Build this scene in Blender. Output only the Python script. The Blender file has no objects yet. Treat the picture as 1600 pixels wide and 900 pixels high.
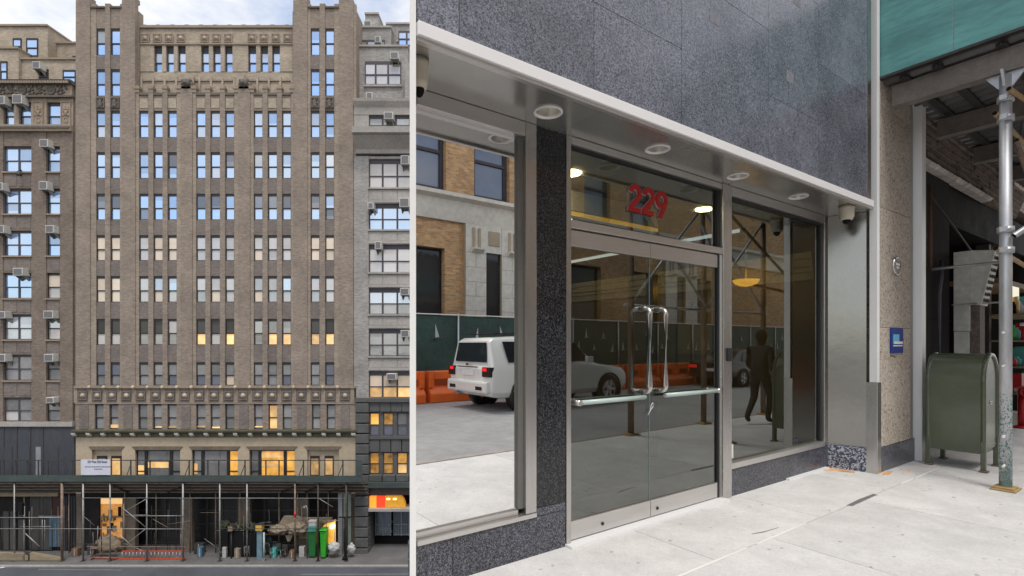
import bpy, bmesh, math, random
from mathutils import Vector, Matrix
random.seed(7)
SC = bpy.context.scene
COL = SC.collection
R = math.radians

# ------------------------------------------------------------------ camera
cam_d = bpy.data.cameras.new("camera")
cam = bpy.data.objects.new("camera", cam_d)
COL.objects.link(cam)
cam.location = (0, 0, 1.5)
cam.rotation_euler = (R(90), 0, 0)
FP = 824.0                                   # focal length in photo pixels (1600 wide)
cam_d.sensor_width = 36
cam_d.lens = 36 * FP / 1600
cam_d.shift_y = (538 - 450) / 1600
cam_d.clip_start = 0.05
cam_d.clip_end = 3000
SC.camera = cam

# ------------------------------------------------------------------ sky, sun, exposure
SUN_EL, SUN_AZ = R(65), R(160)               # azimuth clockwise from +Y
w = bpy.data.worlds.new("World"); SC.world = w; w.use_nodes = True
nt = w.node_tree; nt.nodes.clear()
out = nt.nodes.new("ShaderNodeOutputWorld"); bg = nt.nodes.new("ShaderNodeBackground")
sky = nt.nodes.new("ShaderNodeTexSky"); sky.sky_type = 'NISHITA'; sky.sun_disc = False
sky.sun_elevation = SUN_EL; sky.sun_rotation = SUN_AZ; sky.air_density = 1.0; sky.dust_density = 1.2; sky.ozone_density = 1.2
tc = nt.nodes.new("ShaderNodeTexCoord"); mp = nt.nodes.new("ShaderNodeMapping"); mp.inputs['Scale'].default_value = (1, 1, 2.2)
mp.inputs['Location'].default_value = (0.35, 0.1, 0.0)
nz = nt.nodes.new("ShaderNodeTexNoise"); nz.inputs['Scale'].default_value = 2.6; nz.inputs['Detail'].default_value = 9; nz.inputs['Roughness'].default_value = 0.58
rp = nt.nodes.new("ShaderNodeValToRGB"); rp.color_ramp.elements[0].position = 0.38; rp.color_ramp.elements[1].position = 0.60; rp.color_ramp.elements[0].color = (.18, .18, .18, 1)
mx = nt.nodes.new("ShaderNodeMix"); mx.data_type = 'RGBA'
mx.inputs[7].default_value = (5.3, 5.05, 4.6, 1)
nt.links.new(tc.outputs['Generated'], mp.inputs[0]); nt.links.new(mp.outputs[0], nz.inputs[0]); nt.links.new(nz.outputs[0], rp.inputs[0])
nt.links.new(rp.outputs[0], mx.inputs[0]); nt.links.new(sky.outputs[0], mx.inputs[6]); nt.links.new(mx.outputs[2], bg.inputs[0])
bg.inputs[1].default_value = 0.15
nt.links.new(bg.outputs[0], out.inputs[0])
sun_d = bpy.data.lights.new("sun", 'SUN'); sun = bpy.data.objects.new("sun", sun_d); COL.objects.link(sun)
sun_d.energy = 1.5; sun_d.angle = R(18); sun_d.color = (1.0, 0.955, 0.89)
sdir = Vector((math.sin(SUN_AZ) * math.cos(SUN_EL), math.cos(SUN_AZ) * math.cos(SUN_EL), math.sin(SUN_EL)))
sun.rotation_euler = (-sdir).to_track_quat('-Z', 'Y').to_euler()
sun.location = (20, -30, 60)
SC.view_settings.view_transform = 'Standard'
SC.view_settings.look = 'None'
SC.view_settings.exposure = 0.74
SC.view_settings.gamma = 1
SC.cycles.max_bounces = 8
SC.cycles.caustics_reflective = False
SC.cycles.caustics_refractive = False

# ------------------------------------------------------------------ helpers
class MB:
    "collects geometry for ONE mesh object"
    def __init__(s): s.v = []; s.f = []; s.sm = []
    def add(s, vs, fs, smooth=False):
        o = len(s.v); s.v += [tuple(v) for v in vs]
        for f in fs: s.f.append(tuple(i + o for i in f)); s.sm.append(smooth)
        return s
    def box(s, x0, x1, y0, y1, z0, z1):
        if x1 < x0: x0, x1 = x1, x0
        if y1 < y0: y0, y1 = y1, y0
        if z1 < z0: z0, z1 = z1, z0
        return s.add([(x0,y0,z0),(x1,y0,z0),(x1,y1,z0),(x0,y1,z0),(x0,y0,z1),(x1,y0,z1),(x1,y1,z1),(x0,y1,z1)],
              [(0,3,2,1),(4,5,6,7),(0,1,5,4),(1,2,6,5),(2,3,7,6),(3,0,4,7)])
    def hexa(s, lo, hi):
        "lo, hi: 4 points each, counter-clockwise seen from hi"
        return s.add(list(lo) + list(hi), [(0,3,2,1),(4,5,6,7),(0,1,5,4),(1,2,6,5),(2,3,7,6),(3,0,4,7)])
    def prism(s, poly, axis, a, b, smooth=False):
        "poly in the two other axes (in xyz order), extruded along axis from a to b"
        n = len(poly)
        def P(p, t):
            return (t, p[0], p[1]) if axis == 'x' else (p[0], t, p[1]) if axis == 'y' else (p[0], p[1], t)
        vs = [P(p, a) for p in poly] + [P(p, b) for p in poly]
        fs = [tuple(range(n)), tuple(range(2*n-1, n-1, -1))]
        s.add(vs, fs)
        s.add(vs, [(i, i+n, (i+1) % n + n, (i+1) % n) for i in range(n)], smooth)
        return s
    def tube(s, pts, r, n=10, cap=True, smooth=True):
        pts = [Vector(p) for p in pts]; rings = []
        rs = r if isinstance(r, (list, tuple)) else [r] * len(pts)
        for i, p in enumerate(pts):
            t = (pts[min(i+1, len(pts)-1)] - pts[max(i-1, 0)]).normalized()
            a = t.cross(Vector((0,0,1)))
            if a.length < 1e-3: a = Vector((1,0,0))
            a.normalize(); b = t.cross(a)
            rings.append([p + a * rs[i] * math.cos(2*math.pi*k/n) + b * rs[i] * math.sin(2*math.pi*k/n) for k in range(n)])
        o = len(s.v)
        for rg in rings: s.v += [tuple(v) for v in rg]
        for i in range(len(pts)-1):
            for k in range(n):
                s.f.append((o+i*n+k, o+i*n+(k+1) % n, o+(i+1)*n+(k+1) % n, o+(i+1)*n+k)); s.sm.append(smooth)
        if cap:
            s.f.append(tuple(o+k for k in range(n))); s.sm.append(False)
            s.f.append(tuple(o+(len(pts)-1)*n+k for k in range(n-1, -1, -1))); s.sm.append(False)
        return s
    def lathe(s, c, prof, axis='z', n=20, smooth=True):
        "prof: list of (radius, height) along the axis"
        c = Vector(c); o = len(s.v)
        for r_, h in prof:
            for k in range(n):
                a = 2*math.pi*k/n; p, q = r_*math.cos(a), r_*math.sin(a)
                v = Vector((p, q, h)) if axis == 'z' else Vector((p, h, q)) if axis == 'y' else Vector((h, p, q))
                s.v.append(tuple(c + v))
        for i in range(len(prof)-1):
            for k in range(n):
                s.f.append((o+i*n+k, o+i*n+(k+1) % n, o+(i+1)*n+(k+1) % n, o+(i+1)*n+k)); s.sm.append(smooth)
        return s
    def blob(s, c, r, n=8, m=6, jit=0.0):
        if jit >= .14 and n >= 9: n, m = n*2, m*2
        from mathutils import noise as MN
        c = Vector(c); sd = random.random()*50; r = Vector(r); o = len(s.v)
        for i in range(m+1):
            t = math.pi*i/m
            for k in range(n):
                a = 2*math.pi*k/n; j = 1 + (random.uniform(-jit, jit) if n < 16 else 2.2*jit*MN.noise((2.4*math.cos(a)+sd, 2.4*math.sin(a), 3*t))+random.uniform(-jit,jit)*.18)
                s.v.append(tuple(c + Vector((r.x*math.sin(t)*math.cos(a)*j, r.y*math.sin(t)*math.sin(a)*j, r.z*math.cos(t)*j))))
        for i in range(m):
            for k in range(n):
                s.f.append((o+i*n+k, o+(i+1)*n+k, o+(i+1)*n+(k+1) % n, o+i*n+(k+1) % n)); s.sm.append(True)
        return s
    def mesh(s, name, mat, org=(0,0,0), fix=True):
        me = bpy.data.meshes.new(name)
        me.from_pydata([(x-org[0], y-org[1], z-org[2]) for x, y, z in s.v], [], s.f)
        me.polygons.foreach_set("use_smooth", s.sm)
        if fix:
            bm = bmesh.new(); bm.from_mesh(me); bmesh.ops.recalc_face_normals(bm, faces=bm.faces); bm.to_mesh(me); bm.free()
        if mat: me.materials.append(mat)
        me.update()
        return me

def box(*a): return MB().box(*a)
TH = math.atan2(FP, 1931-800)                # the storefront runs towards the right
P0 = Vector((0.428, 3.962, 0.0))             # left edge of the glass doors on the pavement
UU = Vector((math.cos(TH), math.sin(TH), 0)); NN = Vector((math.sin(TH), -math.cos(TH), 0))
def RW(s, y, z): return P0 + UU*s - NN*y + Vector((0,0,z))

class Thing:
    def __init__(t, name, label, cat, org, fr='L', group=None, kind=None):
        o = bpy.data.objects.new(name, None); COL.objects.link(o); o.empty_display_size = 0.2
        t.o = o; t.org = org
        if fr == 'R': o.location = RW(*org); o.rotation_euler = (0, 0, TH)
        else: o.location = org
        if label: o['label'] = label
        if cat: o['category'] = cat
        if group: o['group'] = group
        if kind: o['kind'] = kind
    def part(t, name, mb, mat, parent=None, label=None, bevel=0, kind=None, seg=2):
        me = mb if isinstance(mb, bpy.types.Mesh) else mb.mesh(name, mat, t.org)
        o = bpy.data.objects.new(name, me); COL.objects.link(o); o.parent = parent or t.o
        if label: o['label'] = label
        if kind: o['kind'] = kind
        if bevel:
            b = o.modifiers.new("bevel", 'BEVEL'); b.width = bevel; b.segments = seg; b.limit_method = 'ANGLE'; b.angle_limit = R(40)
        return o
    def inst(t, name, me, loc, parent=None, scale=None, rot=None):
        "a copy of a mesh (built about its own origin) at loc (frame coordinates)"
        o = bpy.data.objects.new(name, me); COL.objects.link(o); o.parent = parent or t.o
        base = Vector(loc) - Vector(t.org)
        if parent and parent is not t.o: base = base - parent.location
        o.location = base
        if scale: o.scale = scale
        if rot: o.rotation_euler = rot
        return o
def struct(name, mb, mat, fr='L'):
    o = bpy.data.objects.new(name, mb.mesh(name, mat)); COL.objects.link(o); o['kind'] = 'structure'
    if fr == 'R': o.location = P0; o.rotation_euler = (0, 0, TH)
    return o
def copy_tree(o, parent=None):
    c = o.copy(); COL.objects.link(c)
    if parent: c.parent = parent
    for ch in list(o.children): copy_tree(ch, c)
    return c
def text_mesh(txt, size, depth, mat, weight=0.0, align='CENTER', sx=1.0):
    cu = bpy.data.curves.new("lettering", 'FONT'); cu.body = txt; cu.size = size; cu.extrude = depth; cu.offset = weight
    cu.align_x = align; cu.align_y = 'CENTER'
    ob = bpy.data.objects.new("lettering", cu); COL.objects.link(ob)
    bpy.context.view_layer.update()
    me = bpy.data.meshes.new_from_object(ob.evaluated_get(bpy.context.evaluated_depsgraph_get()))
    bpy.data.objects.remove(ob)
    for v in me.vertices: x, y, z = v.co; v.co = (x*sx, -z, y)
    me.materials.clear(); me.materials.append(mat)
    return me

# ------------------------------------------------------------------ materials
def new_mat(name):
    m = bpy.data.materials.new(name); m.use_nodes = True
    t = m.node_tree; t.nodes.clear()
    o = t.nodes.new("ShaderNodeOutputMaterial")
    return m, t, o
def N(t, kind, **kw):
    n = t.nodes.new(kind)
    for k, v in kw.items():
        if hasattr(n, k): setattr(n, k, v)
        else: n.inputs[k.replace('_', ' ')].default_value = v
    return n
def pos(t, sc=(1,1,1), rotz=0):
    g = t.nodes.new("ShaderNodeNewGeometry"); m = t.nodes.new("ShaderNodeMapping")
    m.inputs['Scale'].default_value = sc; m.inputs['Rotation'].default_value = (0, 0, rotz)
    if rotz:                                  # rotate first, then scale
        m2 = t.nodes.new("ShaderNodeMapping"); m2.inputs['Rotation'].default_value = (0, 0, rotz)
        m.inputs['Rotation'].default_value = (0, 0, 0)
        t.links.new(g.outputs['Position'], m2.inputs[0]); t.links.new(m2.outputs[0], m.inputs[0])
    else: t.links.new(g.outputs['Position'], m.inputs[0])
    return m.outputs[0]
def mat(name, col, rough=0.6, metal=0.0, layers=((3.0, 0.2),), bump=None, stretch=(1,1,1), spec=0.5, rotz=0, coat=0, emit=None, rnd=0):
    """procedural surface: base colour broken up by several scales of noise"""
    m, t, o = new_mat(name)
    b = N(t, "ShaderNodeBsdfPrincipled"); t.links.new(b.outputs[0], o.inputs[0])
    b.inputs['Roughness'].default_value = rough; b.inputs['Metallic'].default_value = metal
    b.inputs['Specular IOR Level'].default_value = spec
    b.inputs['Coat Weight'].default_value = coat; b.inputs['Coat Roughness'].default_value = 0.12
    P = pos(t, stretch, rotz)
    cur = None
    for sc, amt in layers:
        nn = N(t, "ShaderNodeTexNoise"); nn.inputs['Scale'].default_value = sc; nn.inputs['Detail'].default_value = 5; nn.inputs['Roughness'].default_value = 0.62
        t.links.new(P, nn.inputs[0])
        mr = N(t, "ShaderNodeMapRange"); mr.inputs[1].default_value = 0.28; mr.inputs[2].default_value = 0.72
        mr.inputs[3].default_value = 1-amt; mr.inputs[4].default_value = 1+amt
        t.links.new(nn.outputs[0], mr.inputs[0])
        if cur is None: cur = mr.outputs[0]
        else:
            mu = N(t, "ShaderNodeMath", operation='MULTIPLY'); t.links.new(cur, mu.inputs[0]); t.links.new(mr.outputs[0], mu.inputs[1]); cur = mu.outputs[0]
    if rnd and cur is not None:
        oi = t.nodes.new("ShaderNodeObjectInfo"); mo = N(t, "ShaderNodeMapRange"); mo.inputs[3].default_value = 1-rnd; mo.inputs[4].default_value = 1+rnd
        t.links.new(oi.outputs['Random'], mo.inputs[0]); mu = N(t, "ShaderNodeMath", operation='MULTIPLY'); t.links.new(cur, mu.inputs[0]); t.links.new(mo.outputs[0], mu.inputs[1]); cur = mu.outputs[0]
    if cur is not None:
        vm = N(t, "ShaderNodeVectorMath", operation='SCALE'); vm.inputs[0].default_value = col[:3]
        t.links.new(cur, vm.inputs['Scale']); t.links.new(vm.outputs[0], b.inputs['Base Color'])
        rr = N(t, "ShaderNodeMath", operation='MULTIPLY_ADD'); t.links.new(cur, rr.inputs[0]); rr.inputs[1].default_value = rough*0.35; rr.inputs[2].default_value = rough*0.65
        t.links.new(rr.outputs[0], b.inputs['Roughness'])
    else: b.inputs['Base Color'].default_value = (*col[:3], 1)
    if bump:
        nb = N(t, "ShaderNodeTexNoise"); nb.inputs['Scale'].default_value = bump[0]; nb.inputs['Detail'].default_value = 6
        t.links.new(P, nb.inputs[0])
        bp = N(t, "ShaderNodeBump"); bp.inputs['Strength'].default_value = bump[1]; bp.inputs['Distance'].default_value = bump[2] if len(bump) > 2 else 0.02
        t.links.new(nb.outputs[0], bp.inputs['Height']); t.links.new(bp.outputs[0], b.inputs['Normal'])
    if emit:
        b.inputs['Emission Color'].default_value = (*emit[:3], 1); b.inputs['Emission Strength'].default_value = emit[3]
    return m
def brick_mat(name, c1, c2, mortar, bw=0.22, bh=0.075, rotz=0, flip=False, bumpd=0.006):
    m, t, o = new_mat(name)
    b = N(t, "ShaderNodeBsdfPrincipled"); t.links.new(b.outputs[0], o.inputs[0]); b.inputs['Roughness'].default_value = 0.85
    P = pos(t, (1,1,1), rotz)
    sx = N(t, "ShaderNodeSeparateXYZ"); t.links.new(P, sx.inputs[0])
    ad = N(t, "ShaderNodeMath", operation='ADD'); t.links.new(sx.outputs[0], ad.inputs[0]); t.links.new(sx.outputs[1], ad.inputs[1])
    cb = N(t, "ShaderNodeCombineXYZ"); t.links.new(ad.outputs[0], cb.inputs[0]); t.links.new(sx.outputs[2], cb.inputs[1])
    br = N(t, "ShaderNodeTexBrick"); t.links.new(cb.outputs[0], br.inputs['Vector'])
    br.inputs['Color1'].default_value = (*c1, 1); br.inputs['Color2'].default_value = (*c2, 1); br.inputs['Mortar'].default_value = (*mortar, 1)
    br.inputs['Scale'].default_value = 1; br.inputs['Brick Width'].default_value = bw; br.inputs['Row Height'].default_value = bh
    br.inputs['Mortar Size'].default_value = bh*0.09; br.inputs['Mortar Smooth'].default_value = 0.3; br.inputs['Bias'].default_value = 0.0
    nn = N(t, "ShaderNodeTexNoise"); nn.inputs['Scale'].default_value = 0.45; nn.inputs['Detail'].default_value = 8; nn.inputs['Roughness'].default_value = .7; t.links.new(P, nn.inputs[0])
    mr = N(t, "ShaderNodeMapRange"); mr.inputs[1].default_value = .3; mr.inputs[2].default_value = .7; mr.inputs[3].default_value = .78; mr.inputs[4].default_value = 1.2
    t.links.new(nn.outputs[0], mr.inputs[0])
    n2 = N(t, "ShaderNodeTexNoise"); n2.inputs['Scale'].default_value = 1; n2.inputs['Detail'].default_value = 3
    mp2 = N(t, "ShaderNodeMapping"); mp2.inputs['Scale'].default_value = (3.2, 3.2, 11); t.links.new(P, mp2.inputs[0]); t.links.new(mp2.outputs[0], n2.inputs[0])
    mr2 = N(t, "ShaderNodeMapRange"); mr2.inputs[1].default_value = .3; mr2.inputs[2].default_value = .7; mr2.inputs[3].default_value = .8; mr2.inputs[4].default_value = 1.2
    t.links.new(n2.outputs[0], mr2.inputs[0])
    mu = N(t, "ShaderNodeMath", operation='MULTIPLY'); t.links.new(mr.outputs[0], mu.inputs[0]); t.links.new(mr2.outputs[0], mu.inputs[1])
    vm = N(t, "ShaderNodeVectorMath", operation='SCALE'); t.links.new(br.outputs['Color'], vm.inputs[0]); t.links.new(mu.outputs[0], vm.inputs['Scale'])
    t.links.new(vm.outputs[0], b.inputs['Base Color'])
    bp = N(t, "ShaderNodeBump", invert=True); bp.inputs['Strength'].default_value = 0.6; bp.inputs['Distance'].default_value = bumpd
    t.links.new(br.outputs['Fac'], bp.inputs['Height']); t.links.new(bp.outputs[0], b.inputs['Normal'])
    return m
def granite_mat(name, dark, light, rough, scale=160.0, thr=(0.50, 0.74), spec=0.5, cloud=0.0):
    m, t, o = new_mat(name)
    b = N(t, "ShaderNodeBsdfPrincipled"); t.links.new(b.outputs[0], o.inputs[0]); b.inputs['Roughness'].default_value = rough; b.inputs['Specular IOR Level'].default_value = spec
    P = pos(t)
    v = N(t, "ShaderNodeTexVoronoi"); v.inputs['Scale'].default_value = scale; t.links.new(P, v.inputs['Vector'])
    sp = N(t, "ShaderNodeSeparateColor"); t.links.new(v.outputs['Color'], sp.inputs[0])
    nn = N(t, "ShaderNodeTexNoise"); nn.inputs['Scale'].default_value = scale*0.42; nn.inputs['Detail'].default_value = 3; t.links.new(P, nn.inputs[0])
    av = N(t, "ShaderNodeMath", operation='ADD'); t.links.new(sp.outputs[0], av.inputs[0]); t.links.new(nn.outputs[0], av.inputs[1])
    hv = N(t, "ShaderNodeMath", operation='MULTIPLY'); t.links.new(av.outputs[0], hv.inputs[0]); hv.inputs[1].default_value = 0.5
    rp = N(t, "ShaderNodeValToRGB"); rp.color_ramp.elements[0].position = thr[0]; rp.color_ramp.elements[1].position = thr[1]
    rp.color_ramp.elements[0].color = (*dark, 1); rp.color_ramp.elements[1].color = (*light, 1)
    e = rp.color_ramp.elements.new(thr[0]-0.18); e.color = (dark[0]*.35, dark[1]*.35, dark[2]*.35, 1)
    t.links.new(hv.outputs[0], rp.inputs[0])
    n2 = N(t, "ShaderNodeTexNoise"); n2.inputs['Scale'].default_value = 1.6; n2.inputs['Detail'].default_value = 7; n2.inputs['Roughness'].default_value = .65; t.links.new(P, n2.inputs[0])
    mr = N(t, "ShaderNodeMapRange"); mr.inputs[1].default_value = .3; mr.inputs[2].default_value = .7; mr.inputs[3].default_value = 1-cloud; mr.inputs[4].default_value = 1+cloud
    t.links.new(n2.outputs[0], mr.inputs[0])
    vm = N(t, "ShaderNodeVectorMath", operation='SCALE'); oi = t.nodes.new("ShaderNodeObjectInfo"); mo = N(t, "ShaderNodeMapRange"); mo.inputs[3].default_value = .86; mo.inputs[4].default_value = 1.14; t.links.new(oi.outputs['Random'], mo.inputs[0])
    mq = N(t, "ShaderNodeMath", operation='MULTIPLY'); t.links.new(mr.outputs[0], mq.inputs[0]); t.links.new(mo.outputs[0], mq.inputs[1])
    t.links.new(rp.outputs[0], vm.inputs[0]); t.links.new(mq.outputs[0], vm.inputs['Scale'])
    t.links.new(vm.outputs[0], b.inputs['Base Color'])
    rr = N(t, "ShaderNodeMapRange"); rr.inputs[1].default_value = .3; rr.inputs[2].default_value = .7; rr.inputs[3].default_value = rough*.75; rr.inputs[4].default_value = rough*1.35
    t.links.new(n2.outputs[0], rr.inputs[0]); t.links.new(rr.outputs[0], b.inputs['Roughness'])
    return m
def glass_mat(name, tint, mirror, fres=1.0, gcol=(1,1,1), rough=0.0, wave=0.0):
    m, t, o = new_mat(name)
    tr = N(t, "ShaderNodeBsdfTransparent"); tr.inputs[0].default_value = (*tint, 1)
    gl = N(t, "ShaderNodeBsdfGlossy"); gl.inputs['Color'].default_value = (*gcol, 1); gl.inputs['Roughness'].default_value = rough
    fr = N(t, "ShaderNodeFresnel"); fr.inputs[0].default_value = 1.5
    ma = N(t, "ShaderNodeMath", operation='MULTIPLY_ADD', use_clamp=True); t.links.new(fr.outputs[0], ma.inputs[0]); ma.inputs[1].default_value = fres; ma.inputs[2].default_value = mirror
    gb = t.nodes.new('ShaderNodeNewGeometry'); iv = N(t, 'ShaderNodeMath', operation='SUBTRACT'); iv.inputs[0].default_value = 1; t.links.new(gb.outputs['Backfacing'], iv.inputs[1])
    mf = N(t, 'ShaderNodeMath', operation='MULTIPLY'); t.links.new(ma.outputs[0], mf.inputs[0]); t.links.new(iv.outputs[0], mf.inputs[1])
    mx = N(t, "ShaderNodeMixShader"); t.links.new(mf.outputs[0], mx.inputs[0]); t.links.new(tr.outputs[0], mx.inputs[1]); t.links.new(gl.outputs[0], mx.inputs[2])
    t.links.new(mx.outputs[0], o.inputs[0])
    if wave:
        nn = N(t, "ShaderNodeTexNoise"); nn.inputs['Scale'].default_value = 1.3; nn.inputs['Detail'].default_value = 1; t.links.new(pos(t), nn.inputs[0])
        bp = N(t, "ShaderNodeBump"); bp.inputs['Strength'].default_value = wave; bp.inputs['Distance'].default_value = 0.05; t.links.new(nn.outputs[0], bp.inputs['Height']); t.links.new(bp.outputs[0], gl.inputs['Normal'])
    return m
def pane_mat(name, base, mirror, emit=0.0, ecol=(1,.7,.3), vary=0.25, gcol=(.9,.95,1)):
    "window pane seen from far: its colour (dark room, blind, painted reflection) under a reflecting sheet"
    m, t, o = new_mat(name)
    b = N(t, "ShaderNodeBsdfPrincipled"); b.inputs['Roughness'].default_value = .7
    oi = N(t, "ShaderNodeObjectInfo")
    P = pos(t, (1, 1, 1))
    nn = N(t, "ShaderNodeTexNoise"); nn.inputs['Scale'].default_value = 1.7; nn.inputs['Detail'].default_value = 5; t.links.new(P, nn.inputs[0])
    ad = N(t, "ShaderNodeMath", operation='ADD'); t.links.new(nn.outputs[0], ad.inputs[0]); t.links.new(oi.outputs['Random'], ad.inputs[1])
    mr = N(t, "ShaderNodeMapRange"); mr.inputs[1].default_value = .4; mr.inputs[2].default_value = 1.6; mr.inputs[3].default_value = 1-vary; mr.inputs[4].default_value = 1+vary
    t.links.new(ad.outputs[0], mr.inputs[0])
    vm = N(t, "ShaderNodeVectorMath", operation='SCALE'); vm.inputs[0].default_value = base; t.links.new(mr.outputs[0], vm.inputs['Scale']); t.links.new(vm.outputs[0], b.inputs['Base Color'])
    if emit:
        b.inputs['Emission Color'].default_value = (*ecol, 1)
        me = N(t, "ShaderNodeMath", operation='MULTIPLY'); t.links.new(mr.outputs[0], me.inputs[0]); me.inputs[1].default_value = emit; t.links.new(me.outputs[0], b.inputs['Emission Strength'])
    tco = t.nodes.new("ShaderNodeTexCoord"); sz = N(t, "ShaderNodeSeparateXYZ"); t.links.new(tco.outputs['Object'], sz.inputs[0])
    th_ = N(t, "ShaderNodeMath", operation='MULTIPLY_ADD'); t.links.new(oi.outputs['Random'], th_.inputs[0]); th_.inputs[1].default_value = 3.4; th_.inputs[2].default_value = .15
    gt = N(t, "ShaderNodeMath", operation='GREATER_THAN'); t.links.new(sz.outputs[2], gt.inputs[0]); t.links.new(th_.outputs[0], gt.inputs[1])
    mfac = N(t, "ShaderNodeMath", operation='MULTIPLY_ADD'); t.links.new(gt.outputs[0], mfac.inputs[0]); mfac.inputs[1].default_value = -.38*mirror; mfac.inputs[2].default_value = mirror
    gl = N(t, "ShaderNodeBsdfGlossy"); gl.inputs['Color'].default_value = (*gcol, 1); gl.inputs['Roughness'].default_value = 0.03
    bp = N(t, "ShaderNodeBump"); bp.inputs['Strength'].default_value = .06; bp.inputs['Distance'].default_value = .05; t.links.new(nn.outputs[0], bp.inputs['Height']); t.links.new(bp.outputs[0], gl.inputs['Normal'])
    mx = N(t, "ShaderNodeMixShader"); t.links.new(mfac.outputs[0], mx.inputs[0]); t.links.new(b.outputs[0], mx.inputs[1]); t.links.new(gl.outputs[0], mx.inputs[2]); t.links.new(mx.outputs[0], o.inputs[0])
    return m

K = {}
K['brick'] = brick_mat("taupe_brick", (.265,.215,.175), (.215,.175,.145), (.26,.215,.18))
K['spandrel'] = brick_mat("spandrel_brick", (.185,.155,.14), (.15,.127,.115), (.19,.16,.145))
K['buff'] = brick_mat("buff_brick", (.37,.31,.24), (.31,.26,.205), (.36,.31,.25))
K['brownbrick'] = brick_mat("brown_brick", (.20,.155,.125), (.15,.118,.097), (.2,.165,.14))
K['greybrick'] = brick_mat("grey_brick", (.33,.315,.30), (.27,.258,.25), (.24,.23,.22), bw=.3, bh=.1)
K['orangebrick'] = brick_mat("orange_brick", (.60,.37,.18), (.42,.235,.12), (.48,.40,.29), bw=.24, bh=.085, rotz=-TH)
K['stone'] = mat("carved_stone", (.27,.215,.165), .85, layers=((.5,.15),(6,.22)), bump=(14,.5,.04))
K['darkstone'] = mat("soot_stone", (.12,.105,.09), .85, layers=((.6,.2),(7,.3)), bump=(9,.7,.05))
K['lime'] = mat("limestone", (.42,.345,.25), .85, layers=((.35,.14),(3,.12),(18,.08)), bump=(20,.25))
K['limedark'] = mat("limestone_dark", (.15,.12,.09), .85, layers=((.5,.25),(4,.2)), bump=(20,.25))  # on the ground floor this colour carries the shade under the shed
K['limelight'] = mat("limestone_light", (.68,.65,.59), .8, layers=((.5,.12),(5,.14)), bump=(15,.3))
K['rust_stone'] = mat("rusticated_stone", (.085,.085,.085), .8, layers=((.8,.25),(9,.25)), bump=(12,.5))
K['greystone'] = mat("grey_stone", (.33,.31,.29), .85, layers=((.5,.18),(6,.18)), bump=(12,.4))
K['winframe'] = mat("window_frame_dark", (.018,.017,.018), .5, layers=((4,.3),))
K['purpleframe'] = mat("window_frame_slate", (.055,.05,.06), .6, layers=((4,.2),))
K['olive'] = mat("olive_copper", (.10,.095,.06), .7, layers=((2,.3),))
K['tarp_blue'] = mat("slate_tarp", (.045,.05,.062), .7, layers=((.8,.2),(6,.2)), stretch=(1,1,.25), bump=(3,.5,.05))
K['pale_strip'] = mat("pale_panel", (.22,.23,.25), .6, layers=((2,.35),), stretch=(1,1,.3))
K['p_sky'] = pane_mat("pane_sky", (.17,.29,.52), .62, gcol=(.66,.80,1))  # blue of the reflected sky put into base and glass tint
K['p_blind'] = pane_mat("pane_drawn_blind", (.40,.42,.48), .45, gcol=(.75,.86,1))
K['p_cream'] = pane_mat("pane_cream_reflection", (.66,.53,.40), .12, vary=.2)  # cream of reflected sunlit buildings put into the pane colour
K['p_pale'] = pane_mat("pane_pale", (.47,.44,.44), .16, vary=.2)  # on middle floors the pale colour carries reflected brightness
K['p_grey'] = pane_mat("pane_grey", (.21,.21,.215), .22, vary=.45)
K['p_dusk'] = pane_mat("pane_dusk_blue", (.075,.085,.13), .2, vary=.4)
K['p_dark'] = pane_mat("pane_dark", (.012,.011,.011), .05, vary=.4)
K['p_lit'] = pane_mat("pane_lit", (.5,.36,.18), .10, emit=.30, ecol=(1,.52,.15), vary=.7)
K['p_amber'] = pane_mat("pane_amber", (.6,.35,.08), .08, emit=.26, ecol=(1,.42,.05), vary=.85)
K['ac'] = mat("air_conditioner_case", (.50,.49,.46), .5, layers=((6,.18),(30,.08)))
K['acgrill'] = mat("air_conditioner_grille", (.14,.14,.15), .6, layers=((40,.3),))
K['acunder'] = mat("air_conditioner_pan", (.30,.29,.27), .6, layers=((8,.25),))
K['pipe'] = mat("galvanised_pipe", (.30,.30,.29), .5, .55, layers=((3,.3),(20,.15)))
K['pipe2'] = mat("rusty_pipe", (.22,.16,.12), .7, .2, layers=((3,.4),(20,.25)))
K['shedgreen'] = mat("faded_green_board", (.046,.064,.061), .7, layers=((1,.25),(9,.2)))
K['dark_metal'] = mat("dark_steel", (.05,.047,.044), .6, .3, layers=((3,.35),(18,.25)))
K['corr'] = mat("corrugated_deck", (.13,.125,.125), .5, .4, layers=((2,.3),(12,.2)))
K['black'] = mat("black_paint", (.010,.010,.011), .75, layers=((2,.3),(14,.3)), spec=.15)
K['blackwall'] = mat("black_wall_paint", (.022,.020,.021), .8, layers=((1,.3),(12,.25)), bump=(8,.3), spec=.15)
K['white'] = mat("white_paint", (.80,.80,.79), .5, layers=((3,.04),))
K['asphalt'] = mat("asphalt", (.066,.072,.086), .85, layers=((.4,.22),(5,.15),(60,.3)), bump=(70,.4))
K['sidewalk'] = mat("street_sidewalk", (.115,.11,.112), .85, layers=((.6,.22),(6,.2),(40,.12)), bump=(40,.3))
K['concrete'] = None
K['road_up'] = mat("upper_road", (.30,.30,.305), .8, layers=((.4,.18),(5,.15),(70,.2)), bump=(80,.35))
K['ground'] = mat("ground_earth", (.16,.15,.14), .9, layers=((.1,.2),(2,.2)))
K['yellow_line'] = mat("yellow_road_paint", (.50,.34,.10), .8, layers=((3,.4),(14,.3)))
K['white_line'] = mat("white_road_paint", (.62,.62,.60), .8, layers=((3,.25),(14,.2)))
K['orange'] = mat("orange_plastic", (.78,.15,.025), .45, layers=((2,.12),(12,.08)))
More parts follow.
